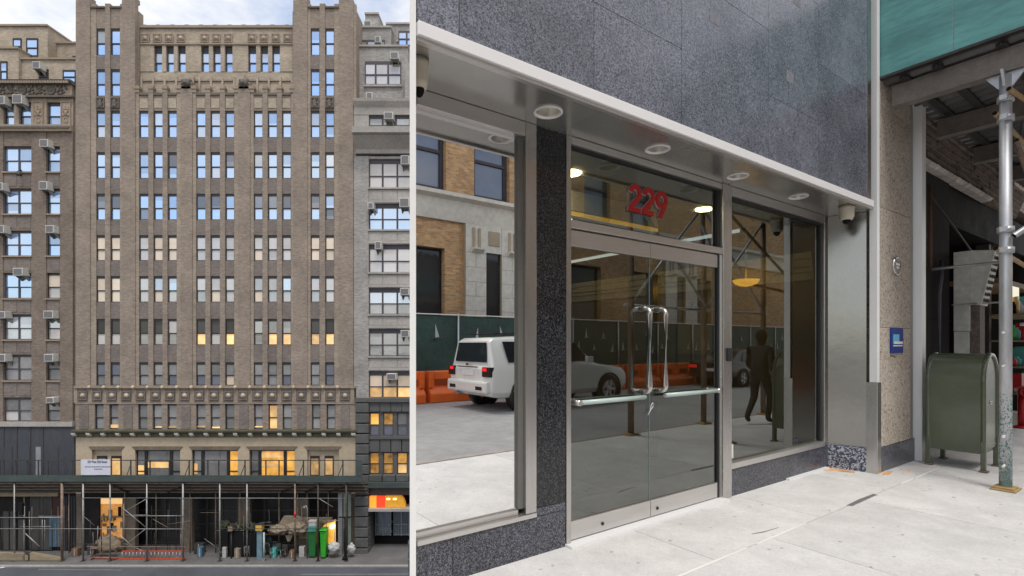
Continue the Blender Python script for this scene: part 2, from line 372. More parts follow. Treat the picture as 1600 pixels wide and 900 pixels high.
K['ladder_red'] = mat("orange_fibreglass", (.46,.075,.035), .5, layers=((4,.25),))
K['alu'] = mat("aluminium", (.55,.55,.56), .4, .8, layers=((5,.2),))
K['bin_dark'] = mat("dark_green_plastic", (.012,.12,.03), .5, layers=((4,.2),))
K['bin_bright'] = mat("bright_green_plastic", (.035,.36,.025), .45, layers=((4,.15),))
K['teal'] = mat("teal_plastic", (.06,.30,.28), .5, layers=((4,.2),))
K['yellow'] = mat("yellow_box", (.62,.38,.07), .5, layers=((5,.2),))
K['canvas'] = mat("beige_canvas", (.23,.185,.135), .85, layers=((2,.25),(10,.15)), bump=(6,.6,.08))
K['leaf'] = mat("leaf", (.065,.075,.04), .6, layers=((9,.4),))
K['wood'] = mat("weathered_wood", (.22,.18,.12), .8, layers=((3,.25),(20,.2)), stretch=(.3,1,1))
K['tablewood'] = mat("table_wood", (.16,.10,.06), .6, layers=((3,.25),))
K['white_bag'] = mat("white_plastic_bag", (.42,.42,.41), .5, layers=((6,.25),))
K['door_blue'] = mat("blue_door", (.07,.13,.19), .5, layers=((4,.3),))
K['banner'] = mat("white_banner", (.56,.57,.66), .6, layers=((2,.06),))
K['ink'] = mat("dark_lettering", (.04,.045,.08), .6, layers=((3,.1),))
K['lamp_warm'] = mat("warm_lamp", (.8,.5,.2), .5, layers=(), emit=(1,.55,.16,3.0))
K['lamp_white'] = mat("small_white_lamp", (.8,.8,.8), .5, layers=(), emit=(1,.92,.8,5.0))
K['neon_red'] = mat("red_lightbox", (.5,.04,.02), .4, layers=((3,.3),), emit=(1,.04,.01,.75))
K['neon_orange'] = mat("orange_lightbox", (.6,.25,.03), .4, layers=((3,.3),), emit=(1,.28,.03,.7))
K['awning'] = mat("amber_awning", (.42,.22,.025), .5, layers=((3,.3),), emit=(1,.45,.04,.22))

# =================================================================== the far street (left): scale of its facade line
D = 47.0                                      # facade line of the far street
S = D / FP
def fx(px): return (px - 800) * S
def fz(py): return 1.5 + (538 - py) * S
def at(px, py, Y): return ((px - 800) * Y / FP, Y, 1.5 + (538 - py) * Y / FP)
ZG = fz(862)                                  # pavement level of the far street
ROADZ = ZG - 0.13
YCURB = 44.2

ground = struct('ground', MB().add([(-900,-900,ROADZ-.35),(900,-900,ROADZ-.35),(900,900,ROADZ-.35),(-900,900,ROADZ-.35)], [(0,1,2,3)]), K['ground'])
road = struct('road', box(-220, 60, 28.5, YCURB-.16, ROADZ-.3, ROADZ), K['asphalt'])
walk = struct('sidewalk', box(-220, 60, YCURB, D+14, ZG-.3, ZG), K['sidewalk'])
kerb = struct('kerb', box(-220, 60, YCURB-.16, YCURB-.003, ROADZ-.25, ZG+.004), K['greystone'])
# painted marks on the road
def road_mark(name, pts, m):
    me = MB(); me.add([(x, y, ROADZ+.004) for x, y in pts], [tuple(range(len(pts)))])
    return struct(name, me, m)
def gp(px, py):                               # a point on the far road
    Y = FP * (1.5-ROADZ) / (py-538); return ((px-800)*Y/FP, Y)
road_mark('road_line', [gp(0,886.5), gp(0,888), gp(48,876.5+1.7), gp(44,876.5)], K['white_line'])
road_mark('road_line', [gp(120,882), gp(170,880.5), gp(200,881), gp(197,883), gp(150,884.4), gp(140,882.8)], K['yellow_line'])
road_mark('road_line', [gp(60,889), gp(190,890.2), gp(190,891.2), gp(60,890)], mat("worn_road_paint", (.19,.17,.16), .85, layers=((3,.3),(14,.3))))
road_mark('road_line', [gp(470,897), gp(640,896.6), gp(640,897.4), gp(470,898)], mat("worn_white_paint", (.19,.195,.2), .85, layers=((3,.3),(14,.3))))

WIN_CACHE = {}
def window_meshes(wpx, hpx, head, fm):
    key = (round(wpx,1), round(hpx,1), head, fm)
    if key in WIN_CACHE: return WIN_CACHE[key]
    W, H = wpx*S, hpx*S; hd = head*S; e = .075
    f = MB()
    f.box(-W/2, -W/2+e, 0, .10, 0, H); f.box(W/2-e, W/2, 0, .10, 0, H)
    f.box(-W/2+e, W/2-e, 0, .10, H-hd, H); f.box(-W/2+e, W/2-e, 0, .10, 0, .06)  # deep dark head stands in for the lintel's shadow
    gh = H-hd-.06; mid = .06+gh*.47
    f.box(-W/2+e, W/2-e, -.012, .10, mid-.055, mid+.055)
    lo = box(-W/2+e-.002, W/2-e+.002, .055, .075, .058, mid-.05)
    up = box(-W/2+e-.002, W/2-e+.002, .03, .05, mid+.05, H-hd+.002)
    WIN_CACHE[key] = (f.mesh('window', K[fm]), lo, up, {})
    return WIN_CACHE[key]
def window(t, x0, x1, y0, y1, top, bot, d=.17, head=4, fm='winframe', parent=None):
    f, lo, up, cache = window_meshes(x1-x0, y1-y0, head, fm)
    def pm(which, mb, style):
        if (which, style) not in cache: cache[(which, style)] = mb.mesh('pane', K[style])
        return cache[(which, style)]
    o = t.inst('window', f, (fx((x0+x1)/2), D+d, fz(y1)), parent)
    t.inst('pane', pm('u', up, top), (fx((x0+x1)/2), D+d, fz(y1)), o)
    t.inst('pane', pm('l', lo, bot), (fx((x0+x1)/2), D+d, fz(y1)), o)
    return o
def fbox(x0, x1, y0, y1, d0, d1): return box(fx(x0), fx(x1), D+d0, D+d1, fz(y1), fz(y0))

# ------------------------------------------------------------------ the main building of the far street
A = Thing('apartment_building', 'tall taupe brick building with vertical piers, two corner towers and a scaffold along its foot', 'building', (fx(336), D, ZG))
A.part('wall', fbox(118.3, 555.5, 150, 769, .42, 16), K['brick'])
for a, b in ((120, 211.6), (454, 555.5)):
    A.part('tower_wall', fbox(a, b, 13, 150, .42, 1.02 if a < 300 else 6), K['brick'])
A.part('penthouse_wall', fbox(211.7, 453.9, 40, 149.9, 1.02, 12), K['buff'])
def strips(rows, y0, y1, m, name):
    for x0, x1, d in rows: A.part(name, fbox(x0, x1, y0, y1, d, .42), K[m])
strips([(118.3,140.5,0),(190.2,211,0)], 0, 602.5, 'brick', 'pier')
strips([(458.2,480,0),(529.5,552,0)], 0, 602.5, 'brick', 'pier')
K['brick_edge'] = brick_mat('pale_edge_brick', (.30,.245,.195), (.25,.205,.165), (.30,.25,.205))
strips([(140.5,149,.08),(186.4,190.2,.08),(480,484.6,.08),(521.8,529.5,.08),(552,555.5,.10)], 5, 602.5, 'brick_edge', 'pier_edge')
strips([(163.4,171.4,.04),(499,507.5,.04)], 5, 602.5, 'brick', 'mullion')
strips([(282,300,0),(372,390.5,0)], 128, 602.5, 'brick', 'pier')
strips([(275.3,282,.08),(300,305.4,.08),(365.4,372,.08),(390.5,395.6,.08)], 139, 602.5, 'brick_edge', 'pier_edge')
strips([(231.2,238.8,.04),(253.4,261,.04),(320.3,328,.04),(343.2,351,.04),(409.8,417.6,.04),(432.4,440,.04)], 137, 602.5, 'brick', 'mullion')
strips([(211.003,216,.08),(454.2,458.197,.08)], 137, 602.5, 'brick_edge', 'pier_edge')
colsT = [(149,163.4),(171.4,186.4),(484.6,499),(507.5,521.8)]
colsC = [(216,231.2),(238.8,253.4),(261,275.3),(305.4,320.3),(328,343.2),(351,365.4),(395.6,409.8),(417.6,432.4),(440,454.2)]
rows = [(172,214),(237,278),(302,343),(367,407),(431,472),(498,539),(566,602.5)]
rowsT = [(43,85),(107,149)] + rows
for cols, rs, ytop in ((colsT, rowsT, 12), (colsC, rows, 148)):
    for x0, x1 in cols:
        y = ytop
        for a, b in rs:
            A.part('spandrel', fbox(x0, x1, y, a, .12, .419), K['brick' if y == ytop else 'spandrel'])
            y = b
def pick(ri, ci, n):
    rnd = random.random()
    if ri < 2:
        return ('p_blind' if rnd < .12 else 'p_dusk' if rnd > .94 else 'p_sky', 'p_blind' if .3 < rnd < .42 else 'p_sky')
    if ri == 2:
        if ci in (0, 1, 5, 6, 8, 9, 10, 11) and ci not in (0+100,): return ('p_dusk', 'p_sky')
        return ('p_sky', 'p_dusk' if ci in (2, 12) else 'p_sky')
    if ri == 3: return (('p_cream',)*2 if ci in (0,1,3,4,11,12) else ('p_pale' if rnd > .15 else 'p_grey', 'p_pale' if rnd < .85 else 'p_cream'))
    if ri == 4: return ('p_cream','p_cream') if ci in (0,1) else (random.choice(['p_grey','p_pale','p_blind']), random.choice(['p_cream','p_pale','p_grey']))
    if ri == 5:
        b = 'p_lit' if ci in (5, 7, 9, 10, 11, 12) else 'p_pale' if ci in (0, 1, 6) else 'p_grey'
        return ('p_pale' if ci == 4 else 'p_grey' if ci in (8, 9, 10) else 'p_dark', b)
    return (random.choice(['p_grey','p_dusk','p_grey']), random.choice(['p_grey','p_dusk','p_grey']) if ci != 7 else 'p_cream')
allcols = sorted(colsT + colsC)
for ri, (a, b) in enumerate(rows):
    for ci, (x0, x1) in enumerate(allcols):
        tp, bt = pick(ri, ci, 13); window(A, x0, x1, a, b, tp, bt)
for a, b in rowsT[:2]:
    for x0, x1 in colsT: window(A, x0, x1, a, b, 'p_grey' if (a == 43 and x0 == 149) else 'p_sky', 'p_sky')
# tower parapets
for x0, x1 in ((141,163),(171.6,190)): A.part('parapet', fbox(x0, x1, 9.5, 12, -.03, .45), K['darkstone'])
for x0, x1 in ((480.2,499),(507.6,529)): A.part('parapet', fbox(x0, x1, 9.5, 12, -.03, .45), K['darkstone'])
for x0, x1 in ((119.5,139),(191.5,209),(462.5,479.5),(530.5,549)): A.part('tower_cap', fbox(x0, x1, -7, -.05, .02, .8), K['brick'])
# carved panels in the tower window columns
cp = MB(); W_, H_ = 13.2*S, 16.5*S
cp.box(-W_/2, W_/2, 0, .12, 0, H_)
cp.box(-W_/2, -W_/2+.09, -.07, 0, 0, H_); cp.box(W_/2-.09, W_/2, -.07, 0, 0, H_); cp.box(-W_/2+.09, W_/2-.09, -.07, 0, H_-.12, H_); cp.box(-W_/2+.09, W_/2-.09, -.07, 0, 0, .1)
for k in range(9):
    cp.blob((random.uniform(-.22,.22), -.0, random.uniform(.2,.75)), (.08,.08,.1), 6, 4, .3)
cp.prism([(-.16,.12),(.16,.12),(.14,.6),(0,.82),(-.14,.6)], 'y', -.11, 0)
cpm = cp.mesh('carved_panel', K['darkstone'])
for x0, x1 in colsT: A.inst('carved_panel', cpm, (fx((x0+x1)/2), D+.045, fz(168)))
# centre parapet with finials and two carved heads
for x0, x1 in colsC: A.part('coping', fbox(x0+.2, x1-.2, 144.5, 148, .02, 1.0), K['darkstone'])
for x0, x1 in colsC: A.part('parapet_panel', fbox(x0+1.2, x1-1.2, 153, 168, .085, .119), K['buff'])
fin = MB(); fin.box(-.2,.2,0,.34,0,.3); fin.box(-.25,.25,-.05,.38,.3,.5); fin.box(-.16,.16,.02,.3,.5,.62)
finm = fin.mesh('finial', K['stone'])
for x in (213.5, 235, 257.2, 278.6, 302.6, 324.1, 347, 368.6, 393, 413.7, 436.2, 456.2): A.inst('finial', finm, (fx(x), D+.02, fz(144)))
hd = MB(); hd.box(-.46,.46,0,.5,0,.22); hd.blob((0,-.02,.5),(.36,.3,.38),10,8,.08); hd.blob((-.3,.1,.72),(.2,.2,.2),7,5,.2); hd.blob((.3,.1,.72),(.2,.2,.2),7,5,.2); hd.blob((0,-.28,.42),(.14,.14,.12),7,5); hd.blob((-.4,.1,.42),(.14,.16,.2),6,4,.2); hd.blob((.4,.1,.42),(.14,.16,.2),6,4,.2)
hdm = hd.mesh('carved_head', K['darkstone'])
for x in (291, 381): A.inst('carved_head', hdm, (fx(x), D+.0, fz(138.5)))
# penthouse behind the parapet
PD = 0.62
def pbox(x0, x1, y0, y1, d0, d1): return fbox(x0, x1, y0, y1, PD+d0, PD+d1)
pc = [(233,246),(252,264.5),(270.5,283.3),(307.5,320),(326.3,338.6),(345,357.5),(382,394.8),(401.5,413.8),(420,432.5)]
ed = [211.8] + [v for c in pc for v in c] + [453.8]
for i in range(0, len(ed), 2): A.part('penthouse_pier', pbox(ed[i], ed[i+1], 65, 106, 0, .4), K['buff'])
A.part('penthouse_frieze', pbox(211.8, 453.8, 38, 64.9, 0, .4), K['buff'])
A.part('penthouse_base', pbox(211.8, 453.8, 106.1, 149.5, .05, .4), K['buff'])
A.part('penthouse_coping', pbox(211.8, 453.8, 34, 38, -.15, .6), K['stone'])
A.part('penthouse_string_course', pbox(211.8, 453.8, 61.5, 64, -.09, -.003), K['stone'])
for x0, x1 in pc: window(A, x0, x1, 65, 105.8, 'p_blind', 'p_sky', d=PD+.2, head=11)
md = MB(); md.box(-.34,.34,.0,.05,-.34,.34); md.box(-.38,-.31,-.06,0,-.38,.38); md.box(.31,.38,-.06,0,-.38,.38); md.box(-.31,.31,-.06,0,.31,.38); md.box(-.31,.31,-.06,0,-.38,-.31)
md.lathe((0,0,0), [(.30,.0),(.30,-.05),(.235,-.05),(.235,-.0)], 'y', 16)
mdm = md.mesh('medallion', K['spandrel']); mdl = md.mesh('medallion', K['stone'])
mbs = MB().lathe((0,-.004,0), [(.215,.0),(.20,-.05),(.13,-.12),(0,-.15)], 'y', 14)
mbl = mbs.mesh('medallion_boss', K['buff']); mbd = mbs.mesh('medallion_boss', K['lime'])
def medal(me, mb_, loc):
    o = A.inst('medallion', me, loc); A.inst('medallion_boss', mb_, loc, o)
for k in range(13):
    if k in (4, 8): continue
    medal(mdl, mbl, (fx(220+18.75*k), D+PD-.052, fz(54)))
lst = [218,238,257,275.5,288,301.5,316.5,337,357.5,375,391,403,421,441,449]
for k in range(14):
    x = 214+18.3*k
    A.part('penthouse_finial', pbox(x-1.6, x+1.6, 115.5, 147, -.07, .045), K['buff'])
    if k < 13: A.part('penthouse_coping', pbox(x+2, x+16.1, 119.5, 121.5, -.06, .045), K['stone'])
for x in (291, 371): A.part('penthouse_pier', pbox(x-7, x+7, 111.5, 133, -.2, -.1), K['buff'])
for k in range(11): A.part('roof_bump', pbox(215+22.6*k, 221+22.6*k, 32.6, 33.9, -.1, .3), K['stone'])
# inner faces of the towers beside the penthouse are part of tower_wall; medallion band
A.part('moulding', fbox(117, 556.5, 602.6, 606.3, -.14, .42), K['stone'])
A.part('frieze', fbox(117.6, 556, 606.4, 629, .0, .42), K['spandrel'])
A.part('moulding', fbox(117.3, 556.2, 629.1, 631, -.05, .42), K['stone'])
bos = MB().blob((0,0,0), (.16,.16,.17), 8, 6, .12).mesh('boss', K['lime'])
for k in range(20):
    x = 118.6 + 22.75*k
    A.part('band_pilaster', fbox(x-3, x+3, 606.4, 629, -.05, -.003), K['stone'])
    if k > 0 and k < 19: A.inst('boss', bos, (fx(x), D-.16, fz(605)))
    if k < 19: medal(mdm, mbd, (fx(x+11.4), D-.052, fz(617.8)))
# the storey under the band
r8 = [(147.5,161.5),(170.4,184.6),(215.5,230.2),(238,252.6),(261.2,275.6),(306,320.6),(328.5,343.4),(351.4,366),(396.4,410.2),(419,433),(441.2,455.6),(487,500.3),(510,523.8)]
ed = [117.6] + [v for c in r8 for v in c] + [556]
for i in range(0, len(ed), 2): A.part('storey_pier', fbox(ed[i], ed[i+1], 631.1, 671, .02, .42), K['brick'])
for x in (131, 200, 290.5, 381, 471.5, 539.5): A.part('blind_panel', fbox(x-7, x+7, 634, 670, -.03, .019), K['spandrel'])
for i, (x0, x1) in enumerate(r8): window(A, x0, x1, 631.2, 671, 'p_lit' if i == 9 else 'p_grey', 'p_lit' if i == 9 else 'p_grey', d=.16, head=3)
A.part('cornice', MB().prism([(D-.52, fz(671.2)), (D+.42, fz(671.2)), (D+.42, fz(683)), (D-.08, fz(683)), (D-.14, fz(677.5)), (D-.48, fz(674))], 'x', fx(117), fx(556.8)), K['olive'])
bk = MB(); bk.prism([(-.30,.30),(0,.30),(0,-.05),(-.10,-.02),(-.26,.14)], 'x', -.17, .17); bkm = bk.mesh('bracket', K['limelight'])
for k in range(20): A.inst('bracket', bkm, (fx(119.5+22.85*k), D-.13, fz(680.5)))
# limestone storey
op = [(143.5,190.5),(211,281.5),(299.5,371.5),(389.5,460.5),(480,529.5)]
ed = [118.3] + [v for c in op for v in c] + [555.5]
for i in range(0, len(ed), 2): A.part('limestone_pier', fbox(ed[i], ed[i+1], 697.5, 771, .0, .42), K['lime'])
A.part('limestone_frieze', fbox(118.3, 555.5, 683.1, 697.4, .0, .42), K['lime'])
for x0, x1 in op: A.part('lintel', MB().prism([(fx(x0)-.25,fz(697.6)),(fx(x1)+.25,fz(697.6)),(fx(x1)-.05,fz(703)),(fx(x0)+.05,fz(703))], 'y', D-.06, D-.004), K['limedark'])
for (x0, x1), ws in ((op[0], ((149,164.5),(171.5,187))), (op[4], ((483.5,498),(506,520)))):
    A.part('recess_wall', fbox(x0, x1, 703, 771, .25, .419), K['lime'])
    for k, (a, b) in enumerate(ws):
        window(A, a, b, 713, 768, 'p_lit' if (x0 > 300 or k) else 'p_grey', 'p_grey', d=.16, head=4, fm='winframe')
def shop_window(x0, x1, y0, y1, styles, d=.2):
    W, H = (x1-x0)*S, (y1-y0)*S; e = .1
    f = MB(); xs = [0, .21*W, .77*W, W]
    f.box(0, W, 0, .12, H-e*1.4, H); f.box(0, W, 0, .12, 0, e)
    for i, x in enumerate(xs):
        wd = .09 if i in (0, 3) else .14
        f.box(max(0, x-wd), min(W, x+wd), -.004, .124, e, H-e*1.4)
    f.box(0.09, xs[1]-.14, .0, .1, H*.46, H*.46+.1); f.box(xs[2]+.14, W-.09, .0, .1, H*.46, H*.46+.1)
    o = A.inst('shop_window', f.mesh('shop_window', K['winframe']), (fx(x0), D+d, fz(y1)))
    for i in range(3):
        A.inst('pane', box(xs[i], xs[i+1], .06, .08, .02, H-.02).mesh('pane', K[styles[i]]), (fx(x0), D+d, fz(y1)), o)
    return o
shop_window(211, 281.5, 703, 768, ('p_grey','p_grey','p_grey'))
shop_window(299.5, 371.5, 703, 768, ('p_grey','p_grey','p_amber'))
shop_window(389.5, 460.5, 703, 768, ('p_grey','p_amber','p_amber'))
# lit strips and lit ceilings behind the shop windows
for x0, x1, y0, y1 in ((227,266,723,732),(213,222,728,742),(404,440,708,716),(405,436,724,730),(301,306,725,742),(171,184,664,669),(262,275,666,669),(241,252,667,668.5),(330,343,667.5,669.5),(307,320,666,668),(397,409,666.5,668)):
    A.part('ceiling_light', fbox(x0, x1, y0, y1, .15 if y0 < 690 and y0 > 660 else .235, .25), K['p_lit'])
# ground floor: dark colours and set-back front make the shade under the shed
gf = [(118.3,127,),(190.5,211.5),(281,299.8),(371,390),(460,481),(529.2,555.5)]
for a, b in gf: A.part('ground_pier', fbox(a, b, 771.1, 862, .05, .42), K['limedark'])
GD = 1.7
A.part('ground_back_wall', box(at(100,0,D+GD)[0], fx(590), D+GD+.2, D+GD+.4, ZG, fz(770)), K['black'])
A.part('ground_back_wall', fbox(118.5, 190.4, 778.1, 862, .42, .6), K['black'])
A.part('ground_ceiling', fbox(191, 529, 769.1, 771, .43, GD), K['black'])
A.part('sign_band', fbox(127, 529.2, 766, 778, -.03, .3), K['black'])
go = [(127,190.5),(211.5,281),(299.8,371),(390,460),(481,529.2)]
for i, (a, b) in enumerate(go):
    if i == 0: continue
    Yg = D+GD; xa, xb = at(a,0,Yg)[0], at(b,0,Yg)[0]; W, H = xb-xa, fz(775)-ZG
    f = MB(); n = 3 if i < 4 else 2
    for k in range(n+1): f.box(max(0, W*k/n-.1), min(W, W*k/n+.1), 0, .12, 0, H)
    for hz in (.02, .37, .62): f.box(.1, W-.1, .003, .117, H*hz, H*hz+.14)
    o = A.inst('storefront', f.mesh('storefront', K['dark_metal']), (xa, Yg, ZG))
    for k in range(n): A.inst('pane', box(W*k/n+.09, W*(k+1)/n-.09, .05, .07, .02, H-.02).mesh('pane', K['p_dark']), (xa, Yg, ZG), o)
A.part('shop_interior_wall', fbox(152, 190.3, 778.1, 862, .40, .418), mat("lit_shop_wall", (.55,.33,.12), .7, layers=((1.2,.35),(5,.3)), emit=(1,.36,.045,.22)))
A.part('shop_jamb', fbox(127.1, 151.9, 778.1, 862, .2, .418), K['blackwall'])
random.seed(19)
for k in range(16):
    x0 = random.uniform(152.5, 184); y0 = random.uniform(792, 852)
    A.part('shop_item', fbox(x0, x0+random.uniform(2,7), y0, min(860, y0+random.uniform(4,16)), .25+.008*k, .27+.008*k), K[random.choice(['tablewood','black','wood','pipe2','yellow','canvas'])])
A.part('lit_transom', fbox(153, 190, 779, 789, .33, .36), mat("lit_transom", (.5,.36,.2), .6, layers=((2,.2),), emit=(1,.62,.25,.45)))
A.part('shelf', fbox(153, 190, 808, 810, .2, .39), K['wood'])
for k in range(9): A.part('hanging_garment', fbox(153.5+k*2.6, 155.4+k*2.6, 809, 814+random.random()*6, .22, .38), K['yellow' if k % 2 else 'tablewood'])
A.part('sack_heap', MB().blob((fx(166), D+.1, fz(853)), (1.0,.5,.85), 12, 8, .2).blob((fx(178), D+.1, fz(852)), (.7,.4,.7), 10, 7, .2), K['canvas'])

# ------------------------------------------------------------------ left neighbour
B = Thing('brick_building', 'brown brick building with carved frieze and boxy air conditioners left of the tall piers', 'building', (fx(40), D, ZG))
def bwin(x0, x1, y0, y1, tp='p_sky', bt='p_sky', **k): return window(B, x0, x1, y0, y1, tp, bt, **k)
B.part('wall', fbox(-160, 117.8, 206, 862, .42, 16), K['brownbrick'])
B.part('wall_strip', fbox(49, 72, 206, 659.5, 0, .419), K['brownbrick'])
B.part('wall_strip', fbox(93.5, 113.5, 206, 659.5, 0, .419), K['brownbrick'])
B.part('wall_strip', fbox(113.6, 117.8, 130, 659.5, .2, .419), K['spandrel'])
B.part('wall_strip', fbox(-60, 4.5, 206, 659.5, 0, .419), K['brownbrick'])
lr = [(228,268),(294,334),(360,399.5),(426,466),(491,530.5),(554,594.5),(621,658.5)]
yp = 206
for i, (a, b) in enumerate(lr):
    for x0, x1 in ((4.5,49),(72,93.5)):
        B.part('spandrel', fbox(x0, x1, yp, a, .06, .419), K['brownbrick'])
        B.part('sill', fbox(x0-1, x1+1, b, b+2.2, -.08, .059), K['stone'])
    if i: 
        for x0, x1 in ((6,25),(28.5,47),(74,91.5)): B.part('recess_panel', fbox(x0, x1, yp+5, a-3, .035, .058), K['spandrel'])
    yp = b
    st = 'p_sky' if i < 4 else ('p_blind' if i < 5 else 'p_grey')
    bwin(4.5, 26.5, a, b, st, st if i != 6 else 'p_pale', fm='purpleframe', d=.2); bwin(26.5, 49, a, b, st, st, fm='purpleframe', d=.2)
    bwin(72, 93.5, a, b, 'p_cream' if i == 3 else st, 'p_pale' if i in (3,4) else st, d=.2)
B.part('string_course', fbox(-160, 115.5, 659, 666, -.2, .41), K['greystone'])
B.part('cornice', fbox(-160, 113.5, 196, 206, -.25, .45), K['stone'])
B.part('cornice_moulding', fbox(-160, 112.5, 199, 202, -.35, -.253), K['darkstone'])
# carved storey under the frieze
for x0, x1 in ((-60,4.5),(21,28.5),(47.5,72),(93.5,113.5)): B.part('wall_strip', fbox(x0, x1, 153, 195.9, .05, .45), K['stone'])
B.part('wall', fbox(-160, 113.5, 153, 195.9, .45, 14), K['brownbrick'])
for x0, x1 in ((4.5,21),(28.5,47.5),(72,93.5)): bwin(x0, x1, 159, 195.9, 'p_sky', 'p_sky', d=.25, head=5)
for x0, x1 in ((4.5,21),(28.5,47.5),(72,93.5)): B.part('lintel', fbox(x0, x1, 153, 158.9, .1, .45), K['stone'])
def carved(wd, ht, n, m, seed):
    random.seed(seed); c = MB(); c.box(-wd/2, wd/2, 0, .05, 0, ht)
    c.box(-wd/2, -wd/2+.06, -.06, 0, 0, ht); c.box(wd/2-.06, wd/2, -.06, 0, 0, ht); c.box(-wd/2+.06, wd/2-.06, -.06, 0, ht-.06, ht); c.box(-wd/2+.06, wd/2-.06, -.06, 0, 0, .06)
    for k in range(n):
        x = random.uniform(.02, wd/2-.16); z = random.uniform(.15, ht-.15)
        for sg in (-1, 1): c.blob((sg*x, -.01, z), (.06,.06,.13), 6, 4, .35)
    c.blob((0,-.02,ht*.5), (.12,.09,.3), 7, 5, .2)
    return c.mesh('carved_panel', K[m])
cpan = carved(15*S, 36*S, 16, 'stone', 5)
for x in (59.8, 103): B.inst('carved_panel', cpan, (fx(x), D+.0, fz(194.5)))
B.part('frieze', fbox(-160, 114, 134, 150, -.12, .5), K['stone'])
B.part('frieze_cornice', MB().prism([(D-.5,fz(128)),(D+.5,fz(128)),(D+.5,fz(134)),(D-.2,fz(134)),(D-.4,fz(131))], 'x', fx(-160), fx(116.5)), K['darkstone'])
B.part('frieze_moulding', fbox(-160, 114.8, 150, 153, -.22, .5), K['darkstone'])
B.part('upper_wall', fbox(-160, 118.2, 100, 127.9, .5, 12), K['buff'])
random.seed(11)
orn = MB()
orn.lathe((0,0,0), [(.42,0),(.42,-.1),(.32,-.1),(.28,-.03),(.2,-.04),(0,-.16)], 'y', 14)
for sg in (-1, 1):
    for k in range(13): orn.blob((sg*random.uniform(.5,1.35), -.02, random.uniform(-.36,.36)), (.13,.1,.1), 6, 4, .35)
ornm = orn.mesh('frieze_ornament', K['darkstone'])
for x in (-8, 37, 82): B.inst('frieze_ornament', ornm, (fx(x), D-.125, fz(142)))
dn = MB().box(-.09,.09,-.12,0,0,.2).mesh('dentil', K['stone'])
for k in range(28): B.inst('dentil', dn, (fx(1+4.1*k), D-.42, fz(133.9)))
# stepped upper floors of the left neighbour
def block(t, x0, x1, y0, y1, d0, m, cap='stone', capd=.14):
    t.part('setback_wall', fbox(x0, x1, y0, y1, d0, d0+8), K[m])
    t.part('setback_coping', fbox(x0-.5, x1+.8, y0-3, y0-.05, d0-capd, d0+8), K[cap])
block(B, -60, 117.9, 91, 127.9, .3, 'buff')
block(B, 55, 118, 47, 87.9, 2.2, 'buff')
block(B, -60, 56, 29, 127.9, 1.2, 'buff')
block(B, -60, 29, 77, 127.9, .0, 'buff')
for x0, x1, y0, y1, d, tp in ((1,14.5,48,72,1.12,'p_sky'),(22.5,41,48,76.5,1.12,'p_sky'),(1,12,96,125,-.07,'p_sky'),(82,95.5,66.5,82,2.12,'p_grey'),(114.5,118,66.5,82,2.12,'p_dusk'),(57,71.5,106,127,.22,'p_dark'),(94.5,114.5,107,127,.22,'p_sky')):
    bwin(x0, x1, y0, y1, tp, tp, d=d, head=3)
# base of the left neighbour: slate tarpaulin and shops
B.part('tarpaulin', fbox(-160, 117, 666.1, 771, -.05, .41), K['tarp_blue'])
for x0, x1, y0 in ((33,47,698),(57,65,698),(72,92,698),(2,20,698)): B.part('tarpaulin_strip', fbox(x0, x1, y0, 771, -.08, -.053), K['pale_strip' if x0 == 57 else 'tarp_blue'])
for x in (7, 27.5, 48.5, 68): B.part('tarpaulin_seam', fbox(x-.5, x+.5, 666.2, 771, -.1, -.054), K['purpleframe'])
B.part('shop_wall', fbox(-160, 118.2, 771.1, 862, .25, .41), K['blackwall'])
B.part('wooden_lintel', fbox(-60, 97, 768, 773.5, -.45, -.2), K['wood'])
greyp = mat("grey_panelling", (.06,.058,.054), .8, layers=((1.5,.35),(7,.2)), stretch=(1.4,1,.3))
for x0, x1 in ((45,60),(60.4,66),(66.4,79)): B.part('panel', fbox(x0, x1, 775, 860, .12, .249), greyp)
B.part('panel', fbox(80, 96, 776, 806, .12, .249), mat("dark_red_panel", (.045,.013,.012), .6, layers=((2,.2),)))
bd = B.part('shop_door', fbox(76, 97, 808, 855, .05, .249), K['door_blue'])
for x in (81, 87, 92): B.part('door_bar', fbox(x-.5, x+.5, 818, 854, .0, .047), K['pipe'], parent=None)
B.part('door_head', fbox(60, 97, 806, 808, .0, .2), K['pipe'])
for x0, x1 in ((2,11),(13,22),(26,36)): B.part('panel', fbox(x0, x1, 800, 860, .15, .249), greyp)
for k in range(7): B.part('panel', fbox(99+2.6*k, 100.6+2.6*k, 775, 860, .1+.02*(k % 3), .249), K['dark_metal' if k % 2 else 'tarp_blue'])

# ------------------------------------------------------------------ right neighbour
C_ = Thing('brick_building', 'pale grey brick building with stepped top and triple windows right of the tall piers', 'building', (fx(640), D, ZG))
def cwin(x0, x1, y0, y1, tp, bt, **k):
    k.setdefault('fm', 'purpleframe'); return window(C_, x0, x1, y0, y1, tp, bt, **k)
C_.part('wall', fbox(577.1, 760, 774, 862, 1.84, 16), K['black'])
C_.part('wall', fbox(556.2, 577, 774, 862, .42, 16), K['rust_stone'])
C_.part('wall', fbox(556.2, 760, 244, 773.9, .42, 16), K['greybrick'])
C_.part('wall_strip', fbox(553.2, 576, 244, 622, .0, .419), K['greybrick'])
cr = [(248,293),(318,358.5),(382,425.5),(450,491),(514,556.5),(580,621.5)]
st3 = [('p_pale','p_pale'),('p_sky','p_sky'),('p_pale','p_pale'),('p_blind','p_grey'),('p_grey','p_grey'),('p_cream','p_lit')]
yp = 244
